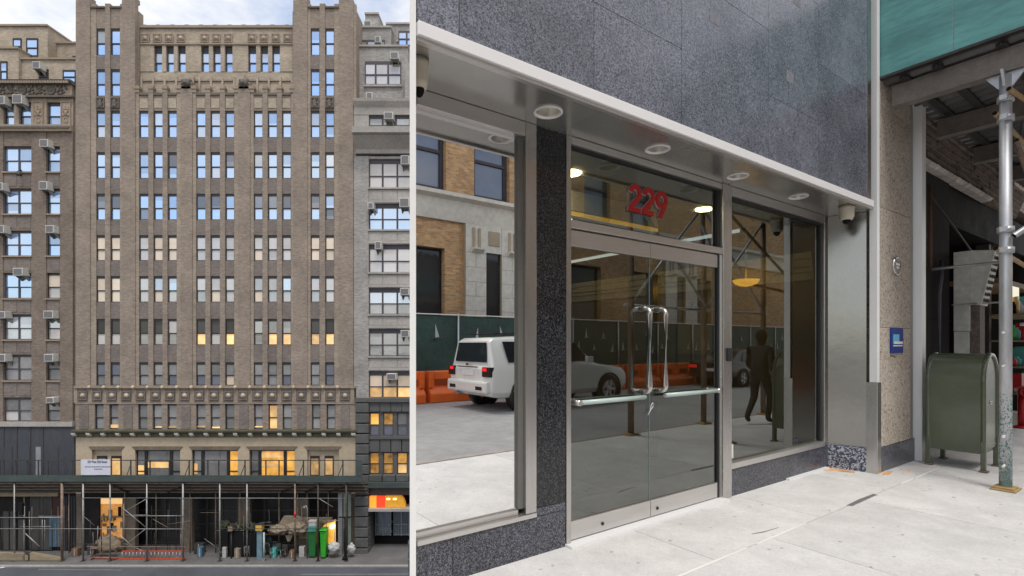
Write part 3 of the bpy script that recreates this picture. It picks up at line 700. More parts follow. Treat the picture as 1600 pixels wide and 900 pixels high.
for i, (a, b) in enumerate(cr):
    C_.part('spandrel', fbox(576, 660, yp, a, .06, .419), K['greybrick'])
    C_.part('sill', fbox(575, 660, b, b+2.4, -.1, .059), K['greystone'])
    if i:
        for x0, x1 in ((577,597),(598.5,620),(621.5,645)): C_.part('recess_panel', fbox(x0, x1, yp+4.5, a-6, .03, .058), K['greystone'])
        C_.part('string_course', fbox(576, 660, a-5.5, a-1.5, -.02, .057), K['greystone'])
    yp = b
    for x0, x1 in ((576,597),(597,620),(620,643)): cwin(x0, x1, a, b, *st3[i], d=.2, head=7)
C_.part('string_course', fbox(555.5, 660, 621.6, 628, -.22, .419), K['rust_stone'])
# big cornice and stepped top
C_.part('cornice', MB().prism([(D-1.25,fz(206)),(D+.4,fz(206)),(D+.4,fz(240)),(D-.05,fz(240)),(D-.1,fz(234)),(D-.9,fz(217)),(D-1.2,fz(215))], 'x', fx(556), fx(680)), K['greystone'])
C_.part('upper_wall', fbox(553.2, 680, 156, 205.9, .42, 14), K['greybrick'])
C_.part('wall_strip', fbox(553.2, 576, 176, 205.9, .05, .419), K['greystone'])
C_.part('wall_strip', fbox(640, 680, 176, 205.9, .05, .419), K['greystone'])
C_.part('string_course', MB().prism([(D-.35,fz(156)),(D+.419,fz(156)),(D+.419,fz(179)),(D+.02,fz(179)),(D-.02,fz(168)),(D-.3,fz(160))], 'x', fx(553), fx(680)), K['greystone'])
for x0, x1 in ((576,597),(597,618),(618,640)): cwin(x0, x1, 179.1, 205.8, 'p_grey', 'p_dusk', d=.2, head=5)
def cblock(*a, **k): block(C_, *a, **k)
cblock(553, 633, 62, 155.9, 1.2, 'greybrick', 'greystone')
cblock(553, 602, 21, 58.5, 2.2, 'greybrick', 'greystone')
cblock(590, 690, 5, 58.5, 3.2, 'greybrick', 'greystone')
cblock(610, 690, 40, 155.8, 2.6, 'greybrick', 'greystone')
cblock(554, 576, -14, 17.5, 3.4, 'greybrick', 'greystone')
for x0, x1 in ((565,582),(582,602),(602,622.5)): cwin(x0, x1, 85.5, 123, 'p_pale', 'p_pale', d=1.08, head=5)
C_.part('sill', fbox(563, 624, 123.1, 126, 1.02, 1.19), K['greystone'])
for x0, x1 in ((554,563.5),(563.5,577),(577,592.5)): cwin(x0, x1, 41, 57.5, 'p_grey', 'p_dusk', d=2.08, head=3)
for x0, x1 in ((613.5,627),(627,641)): cwin(x0, x1, 23, 47, 'p_blind', 'p_sky', d=2.4, head=3)
for x0, x1 in ((565,583),(583,602),(602,622)): cwin(x0, x1, 147, 155.8, 'p_dusk', 'p_dusk', d=1.08, head=1)
C_.part('setback_wall', fbox(632, 690, 96, 155.8, .2, 8), K['greybrick'])
# dark rusticated base
for k in range(15):
    y = 630+16.0*k
    C_.part('stone_block', fbox(556.3, 577, y, min(y+14.4, 868), -.22 if y < 770 else -.5, .419), K['rust_stone'], bevel=.06)
C_.part('base_wall', fbox(577.2, 660, 628.2, 641, .02, .419), K['rust_stone'])
for k in range(5): C_.part('lintel_stone', fbox(577.5+17*k, 593+17*k, 629, 643, -.04, .018), K['rust_stone'])
for (a, b), sty in (((644,681), (('p_amber','p_dusk'),('p_amber','p_dusk'),('p_grey','p_dusk'))), ((706,741), (('p_amber','p_amber'),('p_amber','p_amber'),('p_amber','p_lit')))):
    for (x0, x1), s2 in zip(((577,592),(598,614),(620,636)), sty): cwin(x0, x1, a, b, *s2, d=.2, head=3)
for x0, x1 in ((592,598),(614,620),(636,660)): C_.part('base_pier', fbox(x0, x1, 643.1, 748, .12, .419), K['rust_stone'])
C_.part('string_course', fbox(577.2, 660, 681.2, 686, -.12, .419), K['rust_stone'])
for k in range(5): C_.part('lintel_stone', fbox(577.5+17*k, 593+17*k, 687, 705.8, -.03, .2), K['rust_stone'])
for k in range(4): C_.part('stone_block', fbox(577.4+21*k, 597+21*k, 741.5, 752, -.2, .4), K['rust_stone'], bevel=.05)
C_.part('shop_cornice', fbox(577.2, 660, 752.2, 760, -.5, .419), K['shedgreen'])
C_.part('shop_fascia', fbox(577.2, 660, 760.1, 774, .1, .419), mat("brown_fascia", (.085,.065,.06), .7, layers=((2,.25),)))
SY = 1.4
C_.part('shop_recess_wall', fbox(577.2, 660, 774.1, 846, SY+.3, SY+.41), K['black'])
C_.part('red_lightbox', fbox(577.5, 588, 776, 793, -.02, .35), K['neon_orange'])
C_.part('red_lightbox', fbox(588.2, 602, 776, 793, -.02, .35), K['neon_red'])
aw = MB()
for k in range(6):
    a0, a1 = math.pi/2*k/6, math.pi/2*(k+1)/6
    aw.prism([(fx(602.2), fz(793)+1.02*math.sin(a0)*1.0), (fx(602.2), fz(793)+1.02*math.sin(a1)), (fx(623+10*math.cos(a1)), fz(793)+1.02*math.sin(a1)), (fx(623+10*math.cos(a0)), fz(793)+1.02*math.sin(a0))], 'y', D-.02, D+.5)
C_.part('awning', aw, K['awning'])
for x in (607, 617): C_.part('awning_lamp', fbox(x-2.5, x+2.5, 778.5, 780.5, -.09, -.03), K['lamp_warm'])
C_.part('shop_canopy', fbox(576.8, 660, 793.4, 797.5, -.35, 1.2), K['greystone'])
for i, (a, b) in enumerate(((579.5,605.5),(609.5,634.5),(638,658))):
    f = MB(); W, H = (b-a)*S, (846-799)*S
    for k in range(3): f.box(max(0, W*k/2-.06), min(W, W*k/2+.06), 0, .08, 0, H)
    for hz in (.02, .37, .95): f.box(.06, W-.06, .003, .077, H*hz, H*hz+.09)
    for k in range(1, 6): f.box(W*k/6-.02, W*k/6+.02, .02, .06, .1, H*.36)
    o = C_.inst('shop_gate', f.mesh('shop_gate', mat("pale_blue_steel", (.20,.26,.28), .5, .3, layers=((5,.3),))), (fx(a), D+SY, fz(846)))
    C_.inst('pane', box(0, W, .09, .11, 0, H).mesh('pane', K['p_dusk']), (fx(a), D+SY, fz(846)), o)
random.seed(21)
for k in range(26):
    x = random.uniform(581, 633); y = random.uniform(803, 838)
    if 605 < x < 610: continue
    C_.part('goods', fbox(x, x+random.uniform(1.5,4), y, y+random.uniform(2,6), SY+.12, SY+.25), K[random.choice(['yellow','teal','white_bag','orange','door_blue','wood'])])
random.seed(3)

# ------------------------------------------------------------------ air conditioners and other things hung on the far facades
def ac_unit(x0, x1, y0, y1, label, depth=.75, d=0.2, tilt=0):
    "px box of its front; the case runs back into the window"
    W, H = (x1-x0)*S, (y1-y0)*S
    cx, z0 = fx((x0+x1)/2), fz(y1)
    t = Thing('air_conditioner', label, 'air conditioner', (cx, D+d, z0), group='window air conditioners on the far facades')
    yf = D+d-depth
    t.part('case', box(cx-W/2, cx+W/2, yf, D+d, z0+.035, z0+H), K['ac'], bevel=.02)
    t.part('grille', box(cx-W/2+.07, cx+W/2-.07, yf-.02, yf-.002, z0+.10, z0+H-.06), K['acgrill'])
    t.part('pan', box(cx-W/2-.01, cx+W/2+.01, yf-.01, D+d, z0, z0+.033), K['acunder'])
    for sg in (-1, 1): t.part('bracket', MB().prism([(yf+.12, z0-.004),(D+d, z0-.004),(D+d, z0-.4)], 'x', cx+sg*W*.36-.025, cx+sg*W*.36+.025), K['acunder'])
    return t
acs = [
 (2,16,154,167,'small boxy air conditioner high in the leftmost window under the carved frieze'),
 (28,43,152,166,'boxy air conditioner in the second window under the carved frieze, beside the carved panel'),
 (57,69,100,111,'boxy air conditioner in the dark window just above the carved frieze'),
 (70,83,221,233,'air conditioner in the single window of the first row below the carved storey'),
 (1,13,288,300,'air conditioner at the left edge, in the second row of paired windows from the top'),
 (69,82,286,299,'air conditioner in the single window of the second row below the carved storey'),
 (1,15,354,366,'air conditioner at the left edge, in the third row of paired windows from the top'),
 (79,92,354,366,'air conditioner in the single window of the third row, flush to its right side'),
 (29,44,420,432,'air conditioner in the right half of the paired windows, fourth row from the top'),
 (3,17,487,498,'rusty topped air conditioner above the left half of the fifth pair of windows'),
 (76,91,486,498,'air conditioner in the single window of the fifth row, over a pale pane'),
 (2,17,553,565,'air conditioner at the left edge, in the sixth row of paired windows'),
 (77,91,553,565,'air conditioner in the single grey window of the sixth row'),
 (80,92,620,629,'lowest small air conditioner, in the single window just above the slate tarpaulin'),
 (608,621,77,88,'air conditioner in the triple window near the top of the grey brick building'),
 (570,580,141,151,'small air conditioner on the ledge below the triple window of the grey brick building'),
 (602,616,179,190,'air conditioner between the ledge and the big cornice of the grey brick building'),
 (579,588,42,52,'small air conditioner in the top setback window of the grey brick building'),
 (556,568,5,16,'air conditioner on the roof terrace beside the right corner tower'),
 (628,641,246,260,'air conditioner at the white dividing wedge, first triple window below the big cornice'),
 (577,586,319,329,'little air conditioner in the left light of the second triple window below the cornice'),
 (626,641,312,326,'air conditioner in the right light of the second triple window below the cornice'),
 (588,598,379,391,'air conditioner in the left light of the third triple window below the cornice'),
 (627,641,451,462,'air conditioner in the right light of the fourth triple window below the cornice'),
 (628,641,516,527,'air conditioner in the right light of the fifth triple window below the cornice'),
 (606,621,583,593,'air conditioner in the middle light of the lowest, warmly lit triple window'),
]
for a in acs:
    up = a[2] < 130
    dd = .2
    if a[0] == 57: dd = .3
    if a[0] in (608,): dd = 1.15
    if a[0] in (570,): dd = 1.15
    if a[0] in (579,): dd = 2.15
    if a[0] in (556,): dd = 3.3
    ac_unit(*a, d=dd)
t = Thing('wall_lamp', 'small bent floodlight under the first pair of windows on the brown brick wall', 'lamp', (fx(36), D, fz(275)))
t.part('arm', MB().tube([(fx(34), D+.05, fz(268)), (fx(34.5), D-.25, fz(265)), (fx(36), D-.4, fz(270))], .06, 6), K['dark_metal'])
t.part('lamp_head', MB().lathe((fx(37), D-.45, fz(277)), [(0,0),(.2,.02),(.22,.12),(.12,.4),(0,.42)], 'z', 10), K['dark_metal'])

# ------------------------------------------------------------------ scaffold shed on the far street
YF, YB = 45.0, 46.85                          # front and back line of the shed's posts
SHEDC = at(290, 876, YF)
G = Thing('sidewalk_shed', 'long dark scaffold shed with grey posts, green edge board and railing over the far sidewalk', 'scaffold', (SHEDC[0], YF, ZG))
def sh(px, py, Y=YF): return at(px, py, Y)
zt = sh(0, 752)[2]; zf = sh(0, 742)[2]
zb = at(0, 768, YB)[2]
X0, X1 = sh(-60, 0)[0], sh(566, 0)[0]
G.part('edge_board', MB().box(X0, sh(463,0)[0], YF-.16, YF-.10, zt, zf), K['shedgreen'])
G.part('edge_board', MB().box(sh(463.3,0)[0], X1, YF-.18, YF-.12, zt-.05, zf-.03), K['shedgreen'])
# roof deck falls towards the wall; every sheet is a part
def dz(Y): return zt-.02 + (zb-zt+.02)*(Y-YF)/(YB-YF)
n = 0; x = X0
while x < X1-.2:
    x2 = min(x+2.4, X1)
    G.part('deck_sheet', MB().hexa([(x,YF-.09,dz(YF-.09)),(x2-.03,YF-.09,dz(YF-.09)),(x2-.03,YB,dz(YB)),(x,YB,dz(YB))], [(x,YF-.09,dz(YF-.09)+.06),(x2-.03,YF-.09,dz(YF-.09)+.06),(x2-.03,YB,dz(YB)+.06),(x,YB,dz(YB)+.06)]), K['corr'])
    x = x2
for k in range(7):
    Y = YF+.12+(YB-YF-.2)*k/6
    G.part('purlin', box(X0, X1, Y-.035, Y+.035, dz(Y)-.13, dz(Y)-.045), K['dark_metal'] if k % 2 else K['pipe2'])
fposts = [(22.5,.05,'pipe'),(97,.10,'pipe2'),(130,.07,'pipe'),(172,.055,'pipe'),(229.5,.06,'pipe'),(286,.075,'pipe'),(343.5,.065,'pipe'),(386,.065,'pipe'),(461,.07,'pipe2'),(497,.07,'dark_metal'),(541,.07,'dark_metal')]
for px, r, m in fposts:
    a = sh(px, 876)
    G.part('post', MB().tube([(a[0], YF, ZG+.03), (a[0], YF, dz(YF)-.14)], r, 10), K[m])
    G.part('base_plate', box(a[0]-.17, a[0]+.17, YF-.17, YF+.17, ZG, ZG+.028), K['dark_metal'])
bposts = [38, 108, 195, 244, 297, 337, 375, 436, 465, 480, 513]
for px in bposts:
    a = at(px, 862, YB-.1)
    G.part('post', MB().tube([(a[0], YB-.1, ZG), (a[0], YB-.1, dz(YB)-.14)], .05, 8), K['pipe2'])
def pipe(p, q, r=.028, m='pipe', Y0=YF-.09, Y1=None):
    a, b = sh(p[0], p[1], Y0), sh(q[0], q[1], Y1 or Y0); return G.part('brace', MB().tube([a, b], r, 6), K[m])
pipe((0,826),(288,826.5)); pipe((128,778),(540,778.5), r=.022); pipe((205,806),(286,806), r=.03); pipe((0,808.5),(96,808.5), r=.03)
pipe((345,826),(505,826.5), m='dark_metal'); pipe((135,854),(290,854.5), m='pipe2')
pipe((190,792),(228,824), r=.035, Y0=YF+.08); pipe((228,780),(193,800), r=.03, Y0=YF+.15); pipe((176,826),(212,858), r=.035, Y0=YF+.08); pipe((228,826),(188,858), r=.03, Y0=YF+.15)
pipe((38,832),(62,854), r=.05, Y0=YF+.3); pipe((172,836),(150,850), r=.03, Y0=YF+.1); pipe((497,778),(520,792), r=.025)
for px in (70, 46, 66, 100, 107): pipe((px, 790 if px > 90 else 812), (px, 858), r=.022, m='pipe2' if px > 90 else 'pipe', Y0=YF+.4)
for x0, yA, x1, yB in ((18,752,60,766),(78,752,112,766),(172,756,200,768),(286,756,262,768),(461,756,440,768),(497,756,478,768),(541,756,515,768)):
    a, b = sh(x0, yA+1, YF-.02), at(x1, yB+1, YB-.15)
    G.part('joist', MB().tube([a, b], .07, 6), K['dark_metal'])
random.seed(14)
for k in range(34):
    px = random.uniform(2, 540); yy = random.uniform(.25, 1.2); tp = random.uniform(785, 835)
    pipe((px, tp), (px+random.uniform(-1.5,1.5), 861), r=random.uniform(.014,.03), m=random.choice(['pipe','pipe2','dark_metal','dark_metal']), Y0=YF+yy)
for k in range(14):
    px = random.uniform(2, 500); yy = random.uniform(.25, 1.2); tp = random.uniform(790, 850); ln = random.uniform(15, 50)
    pipe((px, tp), (px+ln, tp+random.choice([0,0,random.uniform(-22,22)])), r=random.uniform(.014,.026), m=random.choice(['pipe','pipe2','dark_metal']), Y0=YF+yy)
# railing
zr = sh(0, 718.5)[2]
G.part('rail', box(X0, X1-.25, YF-.2, YF-.15, zr-.035, zr+.035), K['dark_metal'])
for px in (1.5,8,26.5,45,62,77,115,131,206,236,266,297,326,343,384,416.5,437,475,536.5,561):
    a = sh(px, 0); G.part('rail_post', box(a[0]-.05, a[0]+.05, YF-.145, YF-.10, zf-.02, zr-.04), K['dark_metal'])
for px in (206, 297, 384, 475, 536.5):
    G.part('rail_brace', MB().tube([sh(px-1, 724, YF-.08), sh(px-8, 743, YF+.1)], .03, 6), K['dark_metal'])
G.part('rail_end', box(sh(562,0)[0]-.28, sh(562,0)[0]+.28, YF-.23, YF-.205, zf+.02, zr+.02), K['shedgreen'])
G.part('red_tag', MB().tube([sh(461, 808), sh(461, 800)], .085, 10), mat("red_tape", (.5,.03,.02), .6, layers=((4,.2),)))
# banner on the railing
bw0, bz0, bz1 = sh(130,0)[0], sh(0,741)[2], sh(0,717)[2]; bw1 = sh(175.5,0)[0]
T = Thing('banner', 'white printed banner tied to the railing of the scaffold shed', 'banner', ((bw0+bw1)/2, YF-.26, bz0))
T.part('sheet', box(bw0, bw1, YF-.245, YF-.225, bz0, bz1), K['banner'])
def put_text(T, txt, size, px, py, Y, sx=1.0, m='ink', weight=0.0):
    me = text_mesh(txt, size, .004, K[m], weight, sx=sx); a = at(px, py, Y)
    o = bpy.data.objects.new('lettering', me); COL.objects.link(o); o.parent = T.o; o.location = Vector(a)-Vector(T.org); return o
put_text(T, "224 West 35th Street", .30, 152, 721.7, YF-.255, sx=.62, weight=.004)
random.seed(9)
for py, xa, xb in ((729.5, 132.5, 173.5), (733, 147, 160)):
    x = xa; mbk = MB()
    while x < xb:
        ln = random.uniform(.9, 3.2); a, b = sh(x, py, YF-.25), sh(min(x+ln, xb), py, YF-.25)
        mbk.box(a[0], b[0], YF-.251, YF-.246, a[2]-.035, a[2]+.035); x += ln+.5
    o = T.part('small_print', mbk, K['ink'], kind='stuff')

# ------------------------------------------------------------------ things under the shed
def ground_px(px, py):                        # point of the far pavement
    Y = FP*(1.5-ZG)/(py-538); return ((px-800)*Y/FP, Y)
# ladder lying on its side
lx0, lx1 = sh(181,0)[0], sh(287,0)[0]; ly = YF-.13
zl0, zl1 = sh(0,869.3,ly)[2], sh(0,858.5,ly)[2]
zl0 = max(zl0, ZG+.05)
T = Thing('ladder', 'long orange extension ladder lying on its side behind the scaffold posts', 'ladder', ((lx0+lx1)/2, YF+.3, ZG))
for z in (ZG+.09, ZG+.72): T.part('rail', box(lx0+(.0 if z < ZG+.3 else .3), lx1, YF+.24, YF+.32, z-.07, z+.05), K['ladder_red'])
k = 0; x = lx0+.35
while x < lx1: T.part('rung', MB().tube([(x, YF+.28, ZG+.14), (x, YF+.28, ZG+.65)], .035, 6), K['alu']); x += .31
T = Thing('barrier_bar', 'low orange steel bar on feet left of the ladder', 'barrier', (sh(158,0)[0], YF+.4, ZG))
T.part('bar', MB().tube([(sh(137,0)[0], YF+.35, ZG+.14), (sh(180,0)[0], YF+.35, ZG+.1)], .06, 8), K['ladder_red'])
for px in (140, 176): T.part('foot', box(sh(px,0)[0]-.05, sh(px,0)[0]+.05, YF+.1, YF+.6, ZG, ZG+.06), K['dark_metal'])
T = Thing('work_bench', 'rusty scaffold bench with bent legs in front of the lit shop', 'bench', (sh(150,0)[0], YF+.8, ZG))
T.part('top', box(sh(131,0)[0], sh(172,0)[0], YF+.6, YF+1.0, ZG+.78, ZG+.84), K['pipe2'])
for px in (133, 146, 169): T.part('leg', MB().tube([(sh(px,0)[0], YF+.7, ZG), (sh(px+2,0)[0], YF+.8, ZG+.78)], .05, 6), K['pipe2'])
# timber barrier at the left
for i, (a, b) in enumerate(((-12,39),(40,47),(48,96))):
    x0, x1 = sh(a,0)[0], sh(b,0)[0]
    T = Thing('timber_baulk', ('long weathered timber baulk at the left edge of the far kerb', 'short dark end piece between two timber baulks by the kerb', 'weathered timber baulk sloping down to the rusty scaffold post')[i], 'timber', ((x0+x1)/2, YF, ZG), group='timber baulks along the kerb')
    T.part('beam', MB().prism([(x0,ZG),(x1,ZG),(x1,ZG+(.62 if i < 2 else .25)),(x0,ZG+.72)], 'y', YF-.1, YF+.2), K['wood'] if i != 1 else K['dark_metal'], bevel=.02)
    T.part('plank', MB().prism([(x0+.05,ZG+.1),(x1-.05,ZG+.1),(x1-.05,ZG+(.5 if i < 2 else .2)),(x0+.05,ZG+.6)], 'y', YF-.15, YF-.103), K['wood'])
# traffic signal pole on the left
a = at(38, 860, YF+.25)
T = Thing('signal_post', 'slim grey post with a dark double signal head in front of the grey panels', 'traffic light', (a[0], YF+.25, ZG))
T.part('pole', MB().tube([(a[0], YF+.25, ZG), (a[0], YF+.25, ZG+4.6)], .06, 8), K['pipe'])
T.part('signal_head', box(a[0]-.25, a[0]+.05, YF, YF+.22, ZG+3.9, ZG+4.9), K['black'], bevel=.04)
T.part('signal_head', box(a[0]-.35, a[0]+.35, YF+.05, YF+.2, ZG+3.5, ZG+3.75), K['black'], bevel=.04)
# wheelie bins
def bin_(px0, px1, pytop, m, label, lidm, y):
    x0, x1 = at(px0,0,y)[0], at(px1,0,y)[0]; h = at(0,pytop,y)[2]-ZG
    T = Thing('wheelie_bin', label, 'bin', ((x0+x1)/2, y, ZG), group='wheeled bins under the shed')
    T.part('body', MB().hexa([(x0+.08,y+.05,ZG+.14),(x1-.08,y+.05,ZG+.14),(x1-.08,y+.6,ZG+.14),(x0+.08,y+.6,ZG+.14)], [(x0,y,ZG+h-.1),(x1,y,ZG+h-.1),(x1,y+.7,ZG+h-.1),(x0,y+.7,ZG+h-.1)]), K[m], bevel=.03)
    T.part('lid', MB().prism([(y-.05,ZG+h-.098),(y+.74,ZG+h-.098),(y+.7,ZG+h),(y,ZG+h-.03)], 'x', x0-.03, x1+.03), K[lidm], bevel=.02)
    T.part('handle', MB().tube([(x0+.05,y-.08,ZG+h-.12),(x1-.05,y-.08,ZG+h-.12)], .025, 6), K['black'])
    for x in (x0+.06, x1-.06): T.part('wheel', MB().lathe((x,y+.5,ZG+.13), [(0,-.05),(.13,-.05),(.13,.05),(0,.05)], 'x', 12), K['black'])
bin_(480.5, 493.5, 829, 'bin_dark', 'dark green wheeled bin under the shed, with teal boxes on it', 'bin_dark', 45.5)
bin_(499.5, 509.5, 827.5, 'bin_bright', 'bright green wheeled bin beside the dark one under the shed', 'bin_bright', 45.35)
for i, (p0, p1, q0, q1, m) in enumerate(((482,494,822,828.5,'teal'),(483,494,813,821.8,'white_bag'))):
    a, b = at(p0,q1,45.7), at(p1,q0,45.7)
    T = Thing('crate', ('teal plastic crate on the dark green bin', 'pale crate stacked on the teal one')[i], 'crate', ((a[0]+b[0])/2, 45.7, a[2]))
    T.part('body', box(a[0], b[0], 45.55, 46.0, a[2], b[2]), K[m], bevel=.03)
    T.part('rim', box(a[0]-.03, b[0]+.03, 45.52, 46.03, b[2]-.08, b[2]-.02), K[m])
# big beige sack heap / covered goods with a warm lamp behind it
def px_blob(T, name, c, r, Y, m, jit=.15):
    p = at(c[0], c[1], Y); q = (r[0]*Y/FP, r[1]*Y/FP*.7, r[2]*Y/FP)
    return T.part(name, MB().blob(p, q, 14, 9, jit), K[m])
T = Thing('covered_stall', 'folded beige canvas stall heaped over tables behind the red tagged post', 'stall', (at(448,862,46)[0], 46, ZG))
T.part('canvas', MB().hexa([at(429,830,46.2),at(478,834,46.2),at(478,834,46.7),at(429,830,46.7)], [at(444,805,46.25),at(470,806,46.25),at(470,806,46.6),at(444,805,46.6)]), K['canvas'], bevel=.12)
px_blob(T, 'canvas_fold', (437,827), (15,14,6), 46.0, 'canvas', .25); px_blob(T, 'canvas_fold', (463,826), (16,14,9), 45.9, 'canvas', .25)
T.part('hanging_corner', MB().hexa([at(449,846,45.9),at(453,846,45.9),at(453,846,46),at(449,846,46)], [at(444,832,45.9),at(460,832,45.9),at(460,832,46),at(444,832,46)]), K['canvas'])
T.part('table_top', MB().hexa([at(412,836,45.9),at(462,836,45.9),at(462,836,46.6),at(412,836,46.6)], [at(410,834,45.9),at(464,834,45.9),at(464,834,46.6),at(410,834,46.6)]), K['tablewood'])
for px in (414, 440, 461): T.part('leg', MB().tube([(at(px,0,46.2)[0],46.2,ZG),(at(px,0,46.2)[0],46.2,at(0,836,46.2)[2])], .05, 6), K['black'])
T = Thing('produce_stand', 'pale cloth covered stand lit by a warm lamp beside the green bins', 'stand', (at(515,862,46.4)[0], 46.4, ZG))
T.part('cloth', MB().hexa([at(466,842,46.5),at(482,842,46.5),at(482,842,46.8),at(466,842,46.8)], [at(464,808,46.5),at(521,808,46.5),at(521,808,46.8),at(464,808,46.8)]), K['canvas'], bevel=.08)
T.part('lit_back', box(at(505,0,46.6)[0], at(524,0,46.6)[0], 46.6, 46.7, at(0,850,46.6)[2], at(0,812,46.6)[2]), K['p_amber'])
T.part('lamp', MB().blob(at(519,823,46.45), (.16,.16,.16), 10, 7), K['lamp_white'])
T.part('sunshade', MB().lathe(at(512,813,46.3), [(0,.12),(.6,0),(.6,-.04),(0,.05)], 'z', 14), K['tablewood'])
for i, (p, q, y) in enumerate(((522,858,45.6),(549,860,45.7))):
    T = Thing('rubbish_sack', ('full white rubbish sack leaning by the last scaffold posts', 'smaller white rubbish sack at the rusticated pier')[i], 'sack', (at(p,0,y)[0], y, ZG))
    px_blob(T, 'bag', (p,q-2), ((9,9,9) if i == 0 else (6,6,8)), y, 'white_bag', .18)
    T.part('knot', MB().tube([at(p,q-8,y), at(p+1,q-12,y)], [.14,.07], 7), K['white_bag'])
# planters with shrubs, lantern boxes, stacked chairs and tables
def shrub(c, r, n, seed, name):
    random.seed(seed); mb = MB()
    for k in range(n):
        u = Vector((random.gauss(0,1), random.gauss(0,1), random.gauss(0,1))).normalized()*random.uniform(.4,1)**.5
        p = Vector(c)+Vector((u.x*r[0], u.y*r[1], u.z*r[2])); a = Vector((random.gauss(0,1),random.gauss(0,1),random.gauss(0,1))).normalized(); b = a.cross(u).normalized()
        l = random.uniform(.06,.14)
        mb.add([p-a*l, p+b*l*.5, p+a*l, p-b*l*.5], [(0,1,2,3)])
    return mb.mesh(name, K['leaf'], (0,0,0), fix=False)
for i, (px, py, rx, rz) in enumerate(((352,820,8,8),(371,824,12,7),(392,824,12,8))):
    Y = 46.1; p = at(px, py, Y)
    T = Thing('planter', ('dry shrub in a dark planter behind the pale lantern box', 'low wide shrub in a dark planter between two scaffold posts', 'grey green shrub in a dark planter right of the scaffold post')[i], 'planter', (p[0], Y, ZG), group='planters under the shed')
    me = shrub((0,0,0), (rx*.056, .35, rz*.056), 420, 40+i, 'foliage'); o = T.inst('foliage', me, p)
    top = p[2]-rz*.05
    T.part('stem', MB().tube([(p[0],Y,top-.2),(p[0],Y,p[2])], .04, 6), K['wood'])
    T.part('box', box(p[0]-rx*.05, p[0]+rx*.05, Y-.3, Y+.3, ZG, top), K['black'], bevel=.03)
for i, (p0, p1, q0, q1, m, y) in enumerate(((358,365,821,829,'canvas',45.5),(401,411,819.5,828.5,'yellow',45.3))):
    a, b = at(p0,q1,y), at(p1,q0,y); cx = (a[0]+b[0])/2
    T = Thing('lantern_post', ('pale box lantern on a thin dark post among the planters', 'yellow box lantern on a pale blue post near the kerb')[i], 'lantern', (cx, y, ZG))
    T.part('lantern', box(a[0], b[0], y-.25, y+.25, a[2], b[2]), K[m], bevel=.03)
    T.part('cap', MB().prism([(a[0]-.05,b[2]+.003),(b[0]+.05,b[2]+.003),(cx+.05,b[2]+.12),(cx-.05,b[2]+.12)], 'y', y-.25, y+.25), K['dark_metal'])
    if i: T.part('post', box(at(402,0,y)[0], at(410,0,y)[0], y-.12, y+.12, ZG, a[2]-.003), mat("pale_blue_paint", (.13,.22,.27), .6, layers=((3,.3),)), bevel=.02)
    else: T.part('post', MB().tube([(cx,y,ZG),(cx,y,a[2])], .06, 8), K['dark_metal'])
T = Thing('bollard', 'low pale steel bollard at the kerb beside the yellow lantern', 'bollard', (at(412.5,0,45)[0], 45.0, ZG))
T.part('pole', MB().tube([(at(412.5,0,45)[0],45,ZG),(at(412.5,0,45)[0],45,at(0,832,45)[2])], .075, 10), mat("pale_bollard", (.36,.42,.42), .5, layers=((4,.3),)))
T.part('base', box(at(412.5,0,45)[0]-.14, at(412.5,0,45)[0]+.14, 44.87, 45.13, ZG, ZG+.25), K['pipe'])
def cafe_chair(x, y, rz, label):
    T = Thing('cafe_chair', label, 'chair', (x, y, ZG), group='cafe chairs under the shed')
    T.o.rotation_euler = (0,0,rz)
    def P(nm, mb, m): 
        o = T.inst(nm, mb.mesh(nm, K[m]), (x,y,ZG)); return o
    P('seat', box(-.22,.22,-.22,.22,.44,.48), 'teal'); P('backrest', box(-.22,.22,.2,.24,.55,.92), 'pipe')
    for sx in (-.2,.2):
        P('leg', MB().tube([(sx,-.2,0),(sx,-.2,.44)], .02, 6), 'pipe'); P('leg', MB().tube([(sx,.23,0),(sx,.22,.92)], .02, 6), 'pipe')
for i, (px, y, rz) in enumerate(((372,45.8,.3),(379,46.2,-.5),(426,45.7,2.2),(434,46.3,.4),(349,45.9,1.3))):
    cafe_chair(at(px,0,y)[0], y, rz, ('teal cafe chair just left of a thin scaffold post', 'teal cafe chair pushed behind the scaffold post', 'teal cafe chair turned away under the canvas stall', 'teal cafe chair at the back of the canvas stall', 'teal cafe chair beside the first dry planter')[i])
for i, px in enumerate((362, 394)):
    y = 46.4; x = at(px,0,y)[0]
    T = Thing('cafe_table', ('dark folded cafe table behind the pale lantern post', 'dark cafe table behind the shrub right of the post')[i], 'table', (x,y,ZG), group='cafe tables under the shed')
    T.part('top', MB().lathe((x,y,ZG+.75), [(0,0),(.5,0),(.5,.04),(0,.04)], 'z', 16), K['tablewood']); T.part('leg', MB().tube([(x,y,ZG+.02),(x,y,ZG+.75)], .04, 8), K['black']); T.part('foot', MB().lathe((x,y,ZG), [(0,0),(.25,0),(.25,.03),(0,.05)], 'z', 12), K['black'])
for i, (p0, p1, m) in enumerate(((343,350,'pipe'),(366,379,'pipe'),(415,433,'pipe'))):
    y = 46.55; a, b = at(p0,838,y)[0], at(p1,838,y)[0]
    T = Thing('crowd_barrier', ('narrow steel crowd barrier behind the fourth scaffold bay', 'steel crowd barrier behind the planters', 'steel crowd barrier under the canvas stall')[i], 'barrier', ((a+b)/2, y, ZG), group='crowd barriers under the shed')
    for z in (.15, 1.05): T.part('rail', MB().tube([(a,y,ZG+z),(b,y,ZG+z)], .025, 6), K[m])
    k = 0; x = a
    while x < b+.01: T.part('bar', MB().tube([(x,y,ZG),(x,y,ZG+1.05)], .018, 5), K[m]); x += .17
a = at(480, 0, 45.5)
